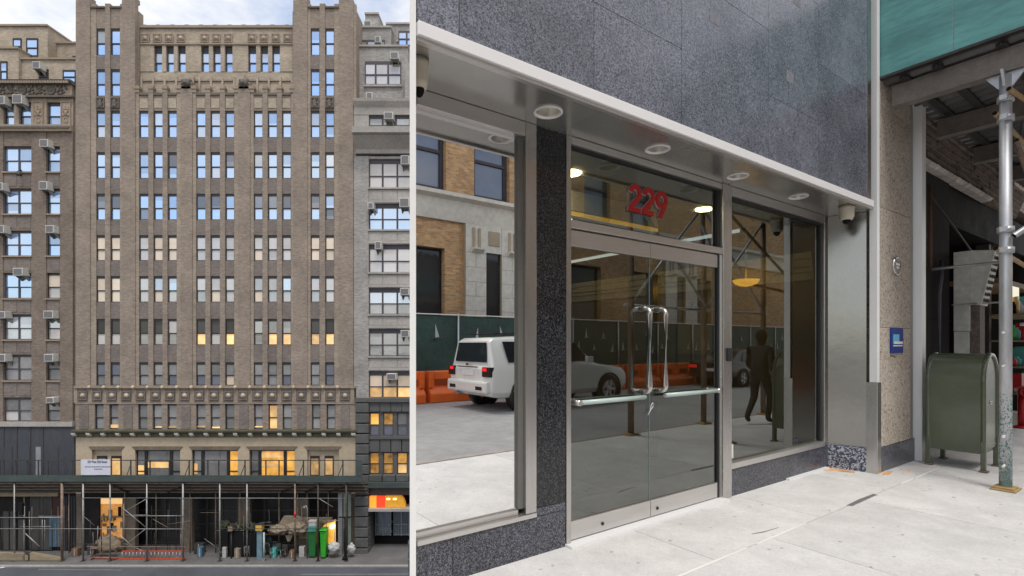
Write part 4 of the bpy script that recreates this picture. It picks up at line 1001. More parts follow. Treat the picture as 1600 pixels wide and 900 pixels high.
T = Thing('street_lamp', 'thin hooked lamp post standing just left of the green bins', 'lamp', (a[0], 45.5, ZG))
T.part('pole', MB().tube([(a[0],45.5,ZG),(a[0],45.5,ZG+4.3),(a[0]-.1,45.5,ZG+4.55),(a[0]-.25,45.5,ZG+4.5)], .05, 8), K['pipe'])
T.part('head', MB().lathe((a[0]-.25,45.5,ZG+4.32), [(0,0),(.13,.02),(.1,.18),(0,.2)], 'z', 10), K['pipe'])
a = at(539, 0, 45.3)
T = Thing('utility_post', 'stout black post with a flat top beside the last scaffold post', 'post', (a[0], 45.3, ZG))
T.part('pole', MB().tube([(a[0],45.3,ZG+.2),(a[0],45.3,ZG+3.6)], .07, 8), K['black']); T.part('base', MB().lathe((a[0],45.3,ZG), [(0,0),(.25,0),(.2,.25),(.08,.3),(0,.3)], 'z', 10), K['black']); T.part('top_plate', box(a[0]-.5, a[0]+.5, 45.2, 45.4, ZG+3.6, ZG+3.66), K['black'])
T = Thing('doorway', 'pale green framed doorway panels at the right end of the shed', 'door', (at(533,0,46.4)[0], 46.4, ZG))
pg = mat("pale_green_paint", (.17,.20,.17), .7, layers=((2,.3),(9,.2)))
for p0, p1 in ((528.5,535),(537,541.5),(544,548.5)): T.part('panel', box(at(p0,0,46.4)[0], at(p1,0,46.4)[0], 46.35, 46.43, ZG, at(0,772,46.4)[2]), pg if p0 > 530 else K['pale_strip'])
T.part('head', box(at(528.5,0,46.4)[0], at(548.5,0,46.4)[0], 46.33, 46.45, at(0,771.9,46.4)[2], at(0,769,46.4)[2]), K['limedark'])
def chair_stack(px, y, n, m, label):
    x = at(px,0,y)[0]
    T = Thing('chair_stack', label, 'chairs', (x, y, ZG), group='stacked cafe chairs under the shed')
    for k in range(n):
        z = ZG+.42+.13*k; dy = -.03*k
        T.part('seat', box(x-.22, x+.22, y-.22+dy, y+.2+dy, z, z+.03), K[m])
        T.part('backrest', box(x-.22, x+.22, y+.19+dy, y+.22+dy, z+.12, z+.42), K[m])
        for sx in (-.2, .2):
            for sy in (-.2, .2): T.part('leg', MB().tube([(x+sx*1.1,y+sy*1.2+dy,z-.42),(x+sx,y+sy+dy,z)], .016, 5), K['pipe'])
chair_stack(354, 46.0, 4, 'dark_metal', 'stack of dark cafe chairs behind the pale lantern post')
chair_stack(388, 45.9, 5, 'pipe', 'taller stack of grey cafe chairs right behind a scaffold post')
chair_stack(420, 46.3, 6, 'shedgreen', 'tall stack of green cafe chairs by the canvas stall')
chair_stack(444, 45.7, 3, 'dark_metal', 'low stack of dark chairs under the hanging canvas corner')
def carton(px0, px1, pytop, y, m, label, z0=None):
    a, b = at(px0,0,y)[0], at(px1,0,y)[0]; z1 = at(0,pytop,y)[2]; z0 = ZG if z0 is None else z0
    T = Thing('carton', label, 'box', ((a+b)/2, y, z0), group='boxes lying under the shed')
    T.part('body', box(a, b, y, y+.45, z0+.002, z1), K[m], bevel=.02); T.part('flap', box(a, (a+b)/2-.02, y+.003, y+.447, z1+.002, z1+.02), K[m]); T.part('tape', box((a+b)/2-.03, (a+b)/2+.03, y-.006, y-.002, z0+.05, z1-.02), K['white_bag'])
carton(347, 353, 856, 45.6, 'white_bag', 'pale box at the foot of the fifth scaffold bay')
carton(366, 374, 858, 45.5, 'wood', 'brown carton between the planters')
carton(424, 431, 857, 45.6, 'teal', 'teal box under the stall table')
carton(467, 475, 855, 45.8, 'white_bag', 'pale box left of the dark green bin')
carton(452, 459, 861, 45.45, 'tablewood', 'small brown carton by the red tagged post')
carton(303, 317, 850, 46.4, 'dark_metal', 'dark low crate in the empty fourth bay')
carton(308, 315, 856, 45.7, 'door_blue', 'blue carton standing before the dark low crate')
carton(111, 121, 858, 45.9, 'tablewood', 'brown carton beside the rusty scaffold post')
carton(136, 147, 852, 46.3, 'purpleframe', 'purple grey box at the jamb of the lit shop')
random.seed(5)

# =================================================================== the storefront (right): coordinates s along the wall, y into the building, z up
K['concrete'] = mat("pale_concrete", (.61,.605,.60), .85, rnd=.05, layers=((.55,.13),(2.6,.11),(14,.06),(45,.09),(150,.14)), bump=(90,.35,.01))
K['granite'] = granite_mat("dark_granite", (.04,.044,.06), (.24,.25,.30), .26, 160, (.46,.84), spec=.55, cloud=.25)
K['granite_upper'] = granite_mat("sky_toned_granite", (.105,.113,.148), (.285,.305,.365), .25, 140, (.40,.84), spec=.6, cloud=.32)  # brightness and blue of the reflected sky put into the stone colour
K['granite_black'] = granite_mat("black_granite", (.013,.014,.017), (.10,.105,.12), .20, 170, (.52,.88), spec=.5, cloud=.2)
K['granite_blue'] = granite_mat("coarse_blue_granite", (.06,.075,.12), (.50,.54,.62), .35, 70, (.46,.68), spec=.5, cloud=.1)
K['steel'] = mat("brushed_steel", (.56,.545,.53), .27, .95, layers=((1.2,.06),(40,.05)), stretch=(1,1,.08), bump=(60,.06,.004))
K['steel_h'] = mat("brushed_steel_rail", (.63,.615,.60), .32, .85, layers=((1.2,.06),(40,.05)), stretch=(.1,.1,1), bump=(60,.06,.004))
K['soffit'] = mat("satin_soffit_panel", (.50,.49,.46), .24, .75, layers=((.8,.12),(3,.06)), bump=(1.2,.12,.03))
K['whitemetal'] = mat("white_metal_trim", (.82,.82,.83), .35, layers=((2,.03),))
K['granite_stone'] = granite_mat("speckled_tan_stone", (.42,.365,.31), (.58,.52,.45), .7, 60, (.35,.65), spec=.3, cloud=.12)
K['gasket'] = mat("black_gasket", (.015,.016,.018), .5, layers=((4,.2),))
K['mirrorglass'] = glass_mat("reflecting_window_glass", (.12,.14,.14), .90, .5, gcol=(1,1,1))
K['doorglass'] = glass_mat("tinted_door_glass", (.58,.60,.55), .155, 1.0, gcol=(.92,.97,.95))
K['glassedge'] = mat("green_glass_edge", (.16,.26,.24), .15, layers=((3,.1),))
K['acrylic'] = mat("frosted_bar", (.45,.56,.54), .2, layers=((3,.1),))
K['red'] = mat("red_numerals", (.42,.008,.015), .35, layers=((5,.1),))
K['tanwall'] = mat("tan_lobby_wall", (.23,.17,.105), .4, layers=((1,.1),))
K['lobbyfloor'] = mat("lobby_floor", (.045,.04,.035), .3, layers=((1,.2),))
K['lobbyceil'] = mat("lobby_ceiling", (.50,.52,.49), .6, layers=((1,.06),))
K['cream'] = mat("cream_moulding", (.55,.49,.36), .5, layers=((2,.05),))
K['galv'] = mat("galvanised_pole", (.52,.535,.56), .45, .55, layers=((2,.15),(14,.15)), stretch=(1,1,.5))
K['beam'] = mat("worn_steel_beam", (.21,.185,.165), .6, .3, layers=((1.5,.2),(10,.22),(60,.15)), bump=(30,.2))
K['teal_ply'] = mat("teal_plywood", (.12,.33,.325), .6, layers=((.9,.3),(3.5,.2),(20,.12)), stretch=(.45,.45,2.6), bump=(3.0,.35,.02))
K['mail'] = mat("olive_mailbox_paint", (.088,.108,.068), .26, layers=((2,.12),(25,.06)), bump=(7,.14,.012), coat=.5)
K['oldbrick'] = brick_mat("old_cornice_brick", (.19,.14,.11), (.13,.10,.085), (.30,.27,.24), rotz=-TH)
K['oldwhite'] = mat("peeling_white_paint", (.50,.46,.42), .8, layers=((1.5,.4),(8,.35)), bump=(8,.8,.06))

def fromw(X, Y):
    v = Vector((X, Y, 0)) - P0; return (v.dot(UU), -v.dot(NN))
# -------- raised street: terrain block, pavement, road
TER = [(-.525,2.72),(-2.56,14),(-2.5,30),(70,30),(70,-45),(-25,-45),(-3.5,2.4)]
struct('terrain', MB().prism([(x,y) for x,y in TER], 'z', ROADZ-.34, -.40), K['greystone'])
pv = []
# pavement base sheet: between the buildings and the kerb
PAV = [fromw(-.52,2.735), (-1.255,.02), (1.7,6.0), (30,6.0), (30,-3.0), (-3.4,-3.0)]
pavement = struct('pavement', MB().prism(PAV, 'z', -.398, -.014), mat("pavement_joint_bed", (.33,.32,.31), .9, layers=((3,.2),)), 'R')
def pave(poly):
    mb = MB().prism(poly, 'z', -.0135, 0); o = bpy.data.objects.new('paving_slab', mb.mesh('paving_slab', K['concrete'])); COL.objects.link(o); o.parent = pavement
g = .0025
xs = [-1.25, .62, 2.18, 3.7, 5.2, 6.9, 8.6, 10.4]
for a, b in zip(xs, xs[1:]): pave([(a+g,-.83+g),(b-g,-.83+g),(b-g,-.002),(a+g,-.002)])
xs = [-2.9, -.6, 1.35, 3.05, 4.85, 6.6, 8.4, 10.4]
for a, b in zip(xs, xs[1:]): pave([(a+g,-2.98),(b-g,-2.98),(b-g,-.83-g),(a+g,-.83-g)])
for a, b in zip(xs[1:], xs[2:]): pass
struct('kerb', box(-3.4, 30, -3.16, -3.003, -.39, .003), K['greystone'], 'R')
struct('road', box(-9, 45, -11.4, -3.163, -.395, -.13), K['road_up'], 'R')
struct('pavement', box(-9, 45, -14.4, -11.403, -.395, 0.0), K['sidewalk'], 'R')
random.seed(31)
# stains and chewing gum spots trodden into the slabs: thin irregular discs
spots = MB()
for k in range(170):
    s, y = random.uniform(-.6,6.5), random.uniform(-2.9,-.05); r = random.uniform(.005,.017)
    n = 7; c = [(s+r*random.uniform(.6,1.5)*math.cos(6.283*i/n), y+r*random.uniform(.5,1.2)*math.sin(6.283*i/n), .0012) for i in range(n)]
    spots.add(c, [tuple(range(n))])
o = bpy.data.objects.new('gum_spots', spots.mesh('gum_spots', mat("old_gum", (.40,.39,.39), .9, layers=((30,.4),)))); COL.objects.link(o); o.parent = pavement; o['kind'] = 'stuff'
# drifts of pale filler and a dark patch along the long joint, orange survey paint at the post
def patch(name, pts, m, z=.0016):
    o = bpy.data.objects.new(name, MB().add([(a,b,z) for a,b in pts], [tuple(range(len(pts)))]).mesh(name, m)); COL.objects.link(o); o.parent = pavement
jp = lambda a, b, w: [(a,-.83-w),(b,-.83-w*.6),(b+.02,-.83+w*.7),((a+b)/2,-.83+w),(a-.03,-.83+w*.5)]
for a, b in ((-.2,1.0),(1.15,1.9),(4.05,4.4),(4.5,5.3)): patch('joint_filler', jp(a, b, .012), K['white'])
patch('joint_patch', jp(2.75, 3.35, .028), mat("tar_patch", (.16,.155,.16), .9, layers=((20,.3),)))
op_ = mat("orange_survey_paint", (.66,.36,.16), .85, layers=((8,.4),(40,.4)))
patch('paint_mark', [(4.30,-.56),(4.42,-.60),(4.62,-.57),(4.58,-.53),(4.45,-.52)], op_)
patch('paint_mark', [(4.0,-.05),(4.19,-.03),(4.26,-.30),(4.16,-.34),(4.1,-.16)], op_)
patch('paint_mark', [(4.5,-.68),(4.7,-.7),(4.95,-.66),(4.8,-.63)], mat("faded_paint_mark", (.64,.50,.40), .85, layers=((8,.2),(40,.2))))
patch('crack', [(1.30,-.70),(1.42,-.735),(1.62,-.75),(1.63,-.745),(1.45,-.725),(1.31,-.694)], mat("crack_dirt", (.2,.195,.19), .9, layers=((20,.3),)))

# -------- the office building
FY = -.51
E = Thing('office_building', 'office building entrance clad in speckled granite with steel framed glass doors', 'building', (0,0,0), 'R')
ZS = 3.06
# granite slabs of the upper wall
colx = [(-1.496,-1.25),(-1.25,-.246),(-.246,.668),(.668,1.916),(1.916,2.866),(2.866,4.035)]
for i, (a, b) in enumerate(colx):
    zj = [3.13, 3.71 if i % 2 == 0 else 4.29, 4.87 if i % 2 == 0 else 5.45, 6.6, 8.0]
    for z0, z1 in zip(zj, zj[1:]):
        E.part('granite_slab', box(a+.002, b-.002, FY, FY+.03, z0+.002, z1-.002), K['granite_upper'])
E.part('upper_wall', MB().prism([(-1.48,FY+.034),(4.02,FY+.034),(4.02,3.0),(1.2,5.0)], 'z', ZS+.09, 7.98), K['gasket'])
for s, z in ((1.02,4.05),(2.22,3.93),(2.36,4.7),(.42,4.0)):
    E.part('glue_mark', MB().add([(s,FY-.0015,z),(s+.14,FY-.0015,z-.005),(s+.145,FY-.0015,z+.1),(s+.01,FY-.0015,z+.11)], [(0,1,2,3)]), mat("glue_residue", (.20,.21,.245), .6, layers=((30,.3),)) if 'glue_residue' not in bpy.data.materials else bpy.data.materials['glue_residue'])
# overhang: trim, soffit
E.part('fascia_trim', box(-1.497, 4.17, FY-.022, FY+.02, ZS, ZS+.072), K['whitemetal'], bevel=.003)
E.part('fascia_trim_lip', box(-1.497, 4.168, FY-.004, FY+.03, ZS-.022, ZS-.002), K['steel_h'])
cut = [fromw(-.1818*y_-.003, y_) for y_ in (2.70, 3.25)]
so = [(-1.487, FY+.032), (.16, FY+.032), (.16, -.06), (-1.25, -.06)]
for a, b in ((.0,0),):
    zp = ZS-.004
    def holed(s0, s1, c, r=.084, left=None):
        "a sheet from s0 to s1 with a round opening at (c, -.24)"
        y0, y1 = FY+.032, -.001; mb = MB(); angs = sorted([2*math.pi*k/24 for k in range(24)] + [math.atan2(y-(-.24), q-c) % (2*math.pi) for q in (s0, s1) for y in (y0, y1)])
        def hit(a_):
            dx, dy = math.cos(a_), math.sin(a_); t_ = []
            if dx > 1e-6: t_.append((s1-c)/dx)
            if dx < -1e-6: t_.append((s0-c)/dx)
            if dy > 1e-6: t_.append((y1+.24)/dy)
            if dy < -1e-6: t_.append((y0+.24)/dy)
            return c+dx*min(t_), -.24+dy*min(t_)
        n_ = len(angs); vs = [(c+r*math.cos(q), -.24+r*math.sin(q), zp) for q in angs] + [(*hit(q), zp) for q in angs]
        if left: vs = [(max(x, left(y)), y, z) for x, y, z in vs]
        mb.add(vs, [(k, (k+1) % n_, (k+1) % n_+n_, k+n_) for k in range(n_)])
        E.part('soffit_panel', mb, K['soffit'])
    lim = lambda y: -1.262+.47*y if y < 0 else -1.262
    holed(-1.49, -.118, -.406, left=lim)
    for p, q, c in ((-.116,.9,None),(.904,2.03,None),(2.034,3.2,None),(3.204,4.3,None)):
        holed(p, q, (.729 if p < .5 else 1.874 if p < 1.5 else 3.018 if p < 2.5 else 3.9)) if p < 3 else E.part('soffit_panel', box(p, q, FY+.032, .0, zp, ZS+.05), K['soffit'])
# added white wedge, cut along the sight lines, dividing the two views
kA, kB = (650-800)/FP, (640.2-800)/FP
Yn, Yf_ = 2.66, 9.5
E.part('end_wall', MB().prism([fromw(kA*Yn, Yn), fromw(kB*Yn, Yn), fromw(kB*Yf_, Yf_), fromw(kB*Yf_+.05, Yf_)], 'z', -.36, 8.0), K['white'])
# recessed downlights
reflm = mat('reflector_cup', (.62,.60,.56), .3, .9, layers=((3,.05),)); lampm = mat('reflector_lamp', (.7,.66,.58), .4, layers=(), emit=(1,.86,.62,.55))
for s in (-1.55+.0, -.406, .729, 1.874, 3.018):
    if s < -1.3: continue
    o = E.part('downlight', MB().lathe((s,-.24,ZS-.012), [(.100,.007),(.100,.001),(.096,-.002),(.082,-.002),(.080,.012)], 'z', 28), K['whitemetal'])
    E.part('reflector', MB().lathe((s,-.24,ZS-.012), [(.0805,.010),(.074,.04),(.060,.082)], 'z', 24), reflm, parent=o)
    E.part('lamp', MB().lathe((s,-.24,ZS-.012), [(.0602,.081),(.045,.066),(.02,.060),(.001,.059)], 'z', 20), lampm, parent=o)
# sensor cameras
def dome(s, y, r):
    T = Thing('security_camera', 'cream dome camera under the soffit beside the white post' if s > 0 else 'cream dome camera at the left end of the soffit', 'camera', (s, y, ZS-.006), 'R')
    T.part('housing', MB().lathe((s,y,ZS-.006), [(0,0),(r*1.05,0),(r*1.05,-.03),(r,-.035),(r*.98,-.12),(r*.8,-.155),(0,-.157)], 'z', 20), mat("cream_plastic", (.62,.58,.48), .45, layers=((6,.1),)) if s > 0 else bpy.data.materials['cream_plastic'])
    T.part('lens', MB().blob((s,y,ZS-.165), (r*.55,r*.55,.045), 14, 8), K['black'])
dome(3.86, -.37, .075)
dome(-1.39, -.32, .05)
# ---- glazing plane
def fr(name, s0, s1, z0, z1, y0=-.03, y1=.07, m='steel', bevel=.003, parent=None): return E.part(name, box(s0, s1, y0, y1, z0, z1), K[m], bevel=bevel, parent=parent)
# left shop window
lw = fr('window_frame', -.43, -.335, .31, ZS-.006)
fr('window_head', -1.262, -.433, 2.955, ZS-.007, m='steel_h')
fr('window_sill', -1.262, -.335, .275, .307, y0=-.035, m='steel_h')
E.part('window_rail', box(-.47, -.4302, .005, .06, .345, 2.953), mat('grey_window_rail', (.20,.20,.19), .4, .4, layers=((4,.1),)))
fr('window_bead', -1.262, -.4702, .308, .343, y0=.005, y1=.05, m='steel_h')
E.part('window_pane', box(-1.262, -.472, .03, .042, .344, 2.954), K['mirrorglass'])
E.part('pier', box(-.333, -.052, -.02, .1, .335, ZS-.006), K['granite_black'])
E.part('base_slab', box(-1.01, -.055, -.022, .1, .0, .272), K['granite'])
E.part('base_slab', MB().prism([(-1.262,-.022),(-1.014,-.022),(-1.014,.1),(-1.262,.1)], 'z', .0, .272), K['granite'])
E.part('base_slab', box(-.334, -.055, -.022, .1, .276, .331), K['granite'])
# entrance frame
fr('door_jamb', -.05, -.004, .0, ZS-.007)
fr('door_jamb', 1.965, 2.11, .0, ZS-.007, y0=-.04)
fr('head_rail', -.003, 1.963, 3.0, ZS-.008, m='steel_h')
fr('transom_bar', -.003, 1.963, 2.372, 2.432, m='steel_h')
E.part('head_gasket', box(0, 1.962, .0, .05, 2.985, 2.999), K['gasket'])
E.part('jamb_strip', box(1.925, 1.9635, .0, .06, 2.434, 2.984), K['gasket'])
E.part('transom_pane', box(-.002, 1.924, .025, .037, 2.433, 2.984), K['doorglass'])
E.part('threshold', box(-.06, 1.98, -.10, .09, .001, .018), K['whitemetal'])
# two glass doors
for i, (a, b) in enumerate(((.004, .930), (.936, 1.918))):
    d = E.part('door', box(a, b, .012, .024, .168, 2.24), K['doorglass'], label=('left glass door leaf', 'right glass door leaf')[i])
    E.part('top_rail', box(a, b, -.006, .042, 2.241, 2.362), K['steel_h'], parent=d, bevel=.003)
    E.part('bottom_rail', box(a, b, -.006, .042, .026, .167), K['steel_h'], parent=d, bevel=.003)
    hs = .83 if i == 0 else 1.035
    hb = MB().tube([(hs,.01,1.80)]+[(hs,-.035-.05*math.sin(R(a)),1.75+.05*math.cos(R(a))) for a in range(0,91,15)]+[(hs,-.035-.05*math.cos(R(a)),1.15-.05*math.sin(R(a))) for a in range(0,91,15)]+[(hs,.01,1.10)], .0195, 12)
    hb.lathe((hs,-.004,1.80), [(.026,0),(.026,.012),(0,.014)], 'y', 14); hb.lathe((hs,-.004,1.10), [(.026,0),(.026,.012),(0,.014)], 'y', 14)
    E.part('pull_handle', hb, K['steel_h'], parent=d)
    lo, hi = (.05, .80) if i == 0 else (1.06, 1.86)
    E.part('push_bar', MB().tube([(lo,-.055,1.06),(hi,-.055,1.06)], .019, 12), K['acrylic'], parent=d)
    E.part('bar_bracket', MB().tube([(lo if i == 0 else hi,.010,1.06),(lo if i == 0 else hi,-.076,1.06)], .022, 10), K['steel_h'], parent=d)
    E.part('lock', MB().lathe(((.35, 1.02)[i], -.007, .085), [(0,-.006),(.013,-.006),(.015,0)], 'y', 14), K['gasket'], parent=d)
E.part('glass_edge', box(.9305, .9355, .008, .028, .17, 2.24), K['glassedge'])
E.part('jamb_strip', box(1.922, 1.9635, -.006, .05, .02, 2.370), K['gasket'])
E.part('jamb_glass_edge', box(1.945, 1.964, -.012, -.0065, .02, 2.370), K['steel'])
E.part('card_reader', box(2.02, 2.10, -.055, -.041, 1.335, 1.465), K['gasket'], bevel=.006)
# red street number on the transom
def stroke(mb, pts, wd, y0, y1):
    "a flat band of even width along pts (x, z)"
    L = []
    for i, p in enumerate(pts):
        p = Vector(p); t_ = Vector(pts[min(i+1, len(pts)-1)]) - Vector(pts[max(i-1, 0)]); t_.normalize(); n_ = Vector((-t_.y, t_.x))
        L.append((p+n_*wd/2, p-n_*wd/2))
    for i, ((a, b), (c, d)) in enumerate(zip(L, L[1:])): mb.prism([tuple(a), tuple(c), tuple(d), tuple(b)], 'y', y0-.00006*i, y1+.00003*i)
def digit2(mb, x, h, wd, y0, y1):
    r = h*.235; cx, cz = x, h-r-wd*.4
    pts = [(cx+r*math.cos(R(a)), cz+r*math.sin(R(a))) for a in range(172, -46, -12)]
    pts.append((x-r*1.05, wd*.62)); stroke(mb, pts, wd, y0, y1)
    mb.box(x-r-wd*.5, x+r+wd*.36, y0-.0024, y1, 0, wd*.86)
def digit9(mb, x, h, wd, y0, y1):
    r = h*.245; cx, cz = x, h-r-wd*.4
    stroke(mb, [(cx+r*math.cos(R(a)), cz+r*math.sin(R(a))) for a in range(0, 361, 12)], wd, y0, y1)
    stroke(mb, [(cx+r*1.0, cz-r*.1), (cx+r*.93, cz-r*.5), (cx+r*.7, cz-r*.95), (x-r*.35, 0)], wd, y0-.0028, y1)
for nm, grow, y0, y1, m in (('street_number', 0, .008, .0235, K['red']), ('street_number_edge', .006, .0172, .0245, mat("number_edge", (.50,.42,.42), .4, layers=((5,.05),)))):
    for dx, fn in ((-.172, digit2), (.0, digit2), (.172, digit9)):
        mb = MB(); fn(mb, .925+dx, .235, .046+grow, y0, y1); mb.v = [(x+(z-.1)*.06, y, z+2.605) for x, y, z in mb.v]
        E.part(nm, mb, m)
# right shop window
fr('window_head', 2.112, 4.118, 2.965, ZS-.008, m='steel_h')
E.part('head_gasket', box(2.112, 4.07, .0, .05, 2.935, 2.963), K['gasket'])
fr('window_frame', 4.12, 4.2, .28, ZS-.007)
E.part('window_rail', box(4.072, 4.1185, .0, .06, .335, 2.962), K['gasket'])
fr('window_sill', 2.112, 4.118, .272, .33, y0=-.035, m='steel_h')
E.part('window_pane', box(2.112, 4.071, .025, .037, .331, 2.934), K['doorglass'])
E.part('paper_notice', box(2.13, 2.225, .015, .02, .36, .50), K['white'])
E.part('base_slab', box(2.113, 3.28, -.022, .1, .0, .270), K['granite'])
E.part('base_slab', box(3.284, 4.2, -.022, .1, .0, .270), K['granite'])
E.part('curb_filler', box(3.2, 4.15, -.06, -.024, .0005, .02), K['whitemetal'])
# splayed return, post, granite base
ra, rb = Vector((4.205, -.025, 0)), Vector((4.318, -.40, 0))
nrm = Vector((-(rb-ra).y, (rb-ra).x, 0)).normalized()*-1
def ret(name, z0, z1, m, off=0.0):
    p, q = ra-nrm*off*-1, rb-nrm*off*-1
    return E.part(name, MB().prism([(p.x,p.y),(q.x,q.y),(q.x+.1,q.y),(p.x+.1,p.y)], 'z', z0, z1), K[m])
K['steel_dark'] = mat('dark_brushed_steel', (.29,.285,.275), .19, 1.0, layers=((1.1,.08),(40,.06)), stretch=(1,1,.9), bump=(1.6,.10,.05))
ret('return_panel', .294, ZS-.008, 'steel_dark'); ret('return_base', 0, .290, 'granite_blue')
E.part('post_casing', box(4.317, 4.43, -.514, -.397, 0, 1.056), K['steel'], bevel=.004)
E.part('post', box(4.32, 4.392, -.511, -.43, 1.058, 7.9), K['whitemetal'], bevel=.003)
E.part('wall_edge', box(4.04, 4.13, FY-.006, FY+.05, ZS+.074, 7.98), K['steel'])
E.part('recess_back', box(4.03, 4.40, -.38, -.3, ZS+.02, 7.9), K['gasket'])
# pilaster of tan stone, plinth and steel edge
E.part('pilaster_plinth', box(4.434, 5.54, -.505, -.2, 0, .29), K['granite'])
for z0, z1 in ((.292,1.70),(1.70,3.11),(3.11,4.30),(4.30,5.7),(5.7,7.4)): E.part('stone_slab', box(4.434, 5.40, -.50, -.2, z0+.003, z1-.003), K['granite_stone'])
E.part('pilaster_joint_bed', box(4.436, 5.398, -.49, -.21, .3, 7.4), K['gasket'])
E.part('pilaster_trim', box(5.403, 5.50, -.497, -.2, .292, 7.4), mat("grey_seal", (.33,.325,.31), .6, layers=((3,.1),)))
E.part('edge_post', box(5.56, 5.70, -.58, -.40, .0, 7.4), K['whitemetal'], bevel=.004)  # steel edge made white: the light it faces is in its colour
# lobby behind the glass
E.part('lobby_floor', MB().prism([(-.3,.11),(4.32,.11),(4.32,5.5),(1.42,5.5),(-.3,1.9)], 'z', -.013, .004), K['lobbyfloor'])
E.part('lobby_ceiling', MB().prism([(-.3,.09),(4.25,.09),(4.25,5.5),(1.42,5.5),(-.3,1.9)], 'z', ZS+.06, ZS+.088), K['lobbyceil'])
E.part('lobby_wall', box(4.18, 4.26, .11, 5.5, .005, 2.30), K['tanwall'])
E.part('lobby_wall', box(4.20, 4.26, .11, 5.5, 2.64, ZS-.003), mat("dark_lobby_wall", (.035,.033,.032), .5, layers=((2,.1),)))
for k, (z0, z1, y_) in enumerate(((2.30,2.40,.03),(2.402,2.46,.05),(2.462,2.56,.07),(2.562,2.64,.09))): E.part('lobby_moulding', box(4.18-y_, 4.26, .11, 5.5, z0, z1), K['cream'])
E.part('lobby_back_wall', box(1.46, 4.17, 5.4, 5.5, .005, ZS+.055), K['tanwall'])
E.part('lobby_partition', MB().prism([(-.30,.11),(-.25,.11),(-.25,1.9),(1.45,5.39),(1.40,5.39),(-.30,1.93)], 'z', .005, ZS+.055), K['tanwall'])
E.part('showroom_wall', MB().prism([(-1.0,.5),(-.32,.5),(-.32,.56),(-.97,.56)], 'z', .0, ZS-.003), K['blackwall'])
E.part('showroom_floor', MB().prism([(-1.2,.11),(-.32,.11),(-.32,.49),(-1.02,.49)], 'z', .0, .2), K['lobbyfloor'])
E.part('showroom_ceiling', MB().prism([(-1.22,.08),(-.32,.08),(-.32,.56),(-.98,.56)], 'z', ZS+.002, ZS+.05), K['lobbyceil'])
E.part('cove_beam', box(.3, 2.3, 1.0, 1.25, 2.86, ZS-.002), K['lobbyceil'])
E.part('cove_light', box(.32, 2.28, .985, .998, 2.80, 2.84), mat("cove_light", (.8,.6,.3), .5, layers=(), emit=(1,.55,.06,.42)))
bowl = lambda c, r: MB().lathe(c, [(0,0),(r*.45,.012),(r*.8,.04),(r,.085),(r*.98,.09),(r*.4,.022),(0,.018)], 'z', 20)
bm_ = mat("amber_bowl_glass", (.8,.55,.2), .4, layers=((6,.12),), emit=(1,.50,.06,1.05))
for s, y, z, r in ((3.92,.86,2.26,.17),(1.0,1.9,2.38,.24),):
    o = E.part('bowl_lamp', bowl((s,y,z), r), bm_)
    E.part('lamp_stem', MB().tube([(s,y,z+.1),(s,y,ZS-.01)], .012, 6), K['steel'], parent=o)
for s, y in ((.7,.75),(2.9,.8),(1.9,2.2),(3.2,2.4),(1.0,1.9),(3.3,4.0),(2.4,3.4)):
    E.part('ceiling_lamp', MB().lathe((s,y,ZS+.050), [(.1,.004),(.1,0),(.08,0),(.078,.004),(0,.006)], 'z', 18), mat("ceiling_lamp", (.8,.75,.65), .5, layers=(), emit=(1,.80,.50,24.0)) if 'ceiling_lamp' not in bpy.data.materials else bpy.data.materials['ceiling_lamp'])
n229 = text_mesh("229 -", .17, .004, K['ink'], .004)
o = E.inst('wall_number', n229, (4.172, 1.75, 2.07)); o.rotation_euler = (0, 0, R(-90))
E.part('number_board', box(4.174, 4.179, 1.42, 2.12, 1.35, 2.19), mat("number_board", (.38,.29,.17), .4, layers=((2,.05),)))
E.part('board_edge', box(4.165, 4.179, 2.122, 2.15, 1.2, 2.2), K['ink'])
E.part('lobby_column', box(2.95, 3.05, 1.6, 1.72, .005, ZS-.003), K['steel'])
E.part('inner_frame', box(.30, .36, 2.0, 2.1, .005, ZS-.003), K['steel']); E.part('inner_frame', box(.62, .66, 2.0, 2.1, .005, ZS-.003), K['steel'])
# hanging cable lock between the doors
E.part('door_tag', MB().tube([(.93,-.004,.93),(.925,-.012,.97),(.95,-.012,1.0),(.965,-.012,.99),(.955,-.012,.965),(.93,-.01,.945),(.895,-.008,.90)], .0035, 6), K['white'])
# things on the pilaster
T = Thing('plaque', 'round grey metal plaque with raised rings on the tan pilaster', 'plaque', (4.92,-.503,2.456), 'R')
T.part('disc', MB().lathe((4.92,-.503,2.456), [(.115,.0),(.115,-.016),(.10,-.02),(.094,-.012),(0,-.012)], 'y', 28), K['steel'])
T.part('centre', MB().lathe((4.92,-.503,2.456), [(.09,-.0125),(.085,-.016),(.06,-.013),(0,-.013)], 'y', 24), mat("dull_zinc", (.2,.2,.205), .5, .4, layers=((20,.3),)))
for dx, dz_ in ((-.045,.02),(-.015,.02),(.015,.02),(.045,.02),(-.03,-.02),(0,-.02),(.03,-.02)): T.part('raised_mark', box(4.92+dx-.009, 4.92+dx+.009, -.521, -.5155, 2.456+dz_-.014, 2.456+dz_+.014), K['steel'])
T = Thing('wall_sign', 'dark blue sign with a light blue square on the tan pilaster', 'sign', (4.915,-.503,1.40), 'R')
T.part('board', box(4.72, 5.11, -.518, -.501, 1.395, 1.70), mat("navy_enamel", (.012,.04,.24), .6, layers=((3,.08),), spec=.2), bevel=.003)
T.part('square', box(4.77, 4.97, -.5205, -.5185, 1.505, 1.622), mat("cyan_print", (.03,.40,.72), .4, layers=((3,.05),)))
T.part('white_print', box(4.80, 5.075, -.523, -.521, 1.504, 1.535), K['white']); T.part('white_print', box(4.78, 5.075, -.5205, -.5185, 1.476, 1.489), K['white'])
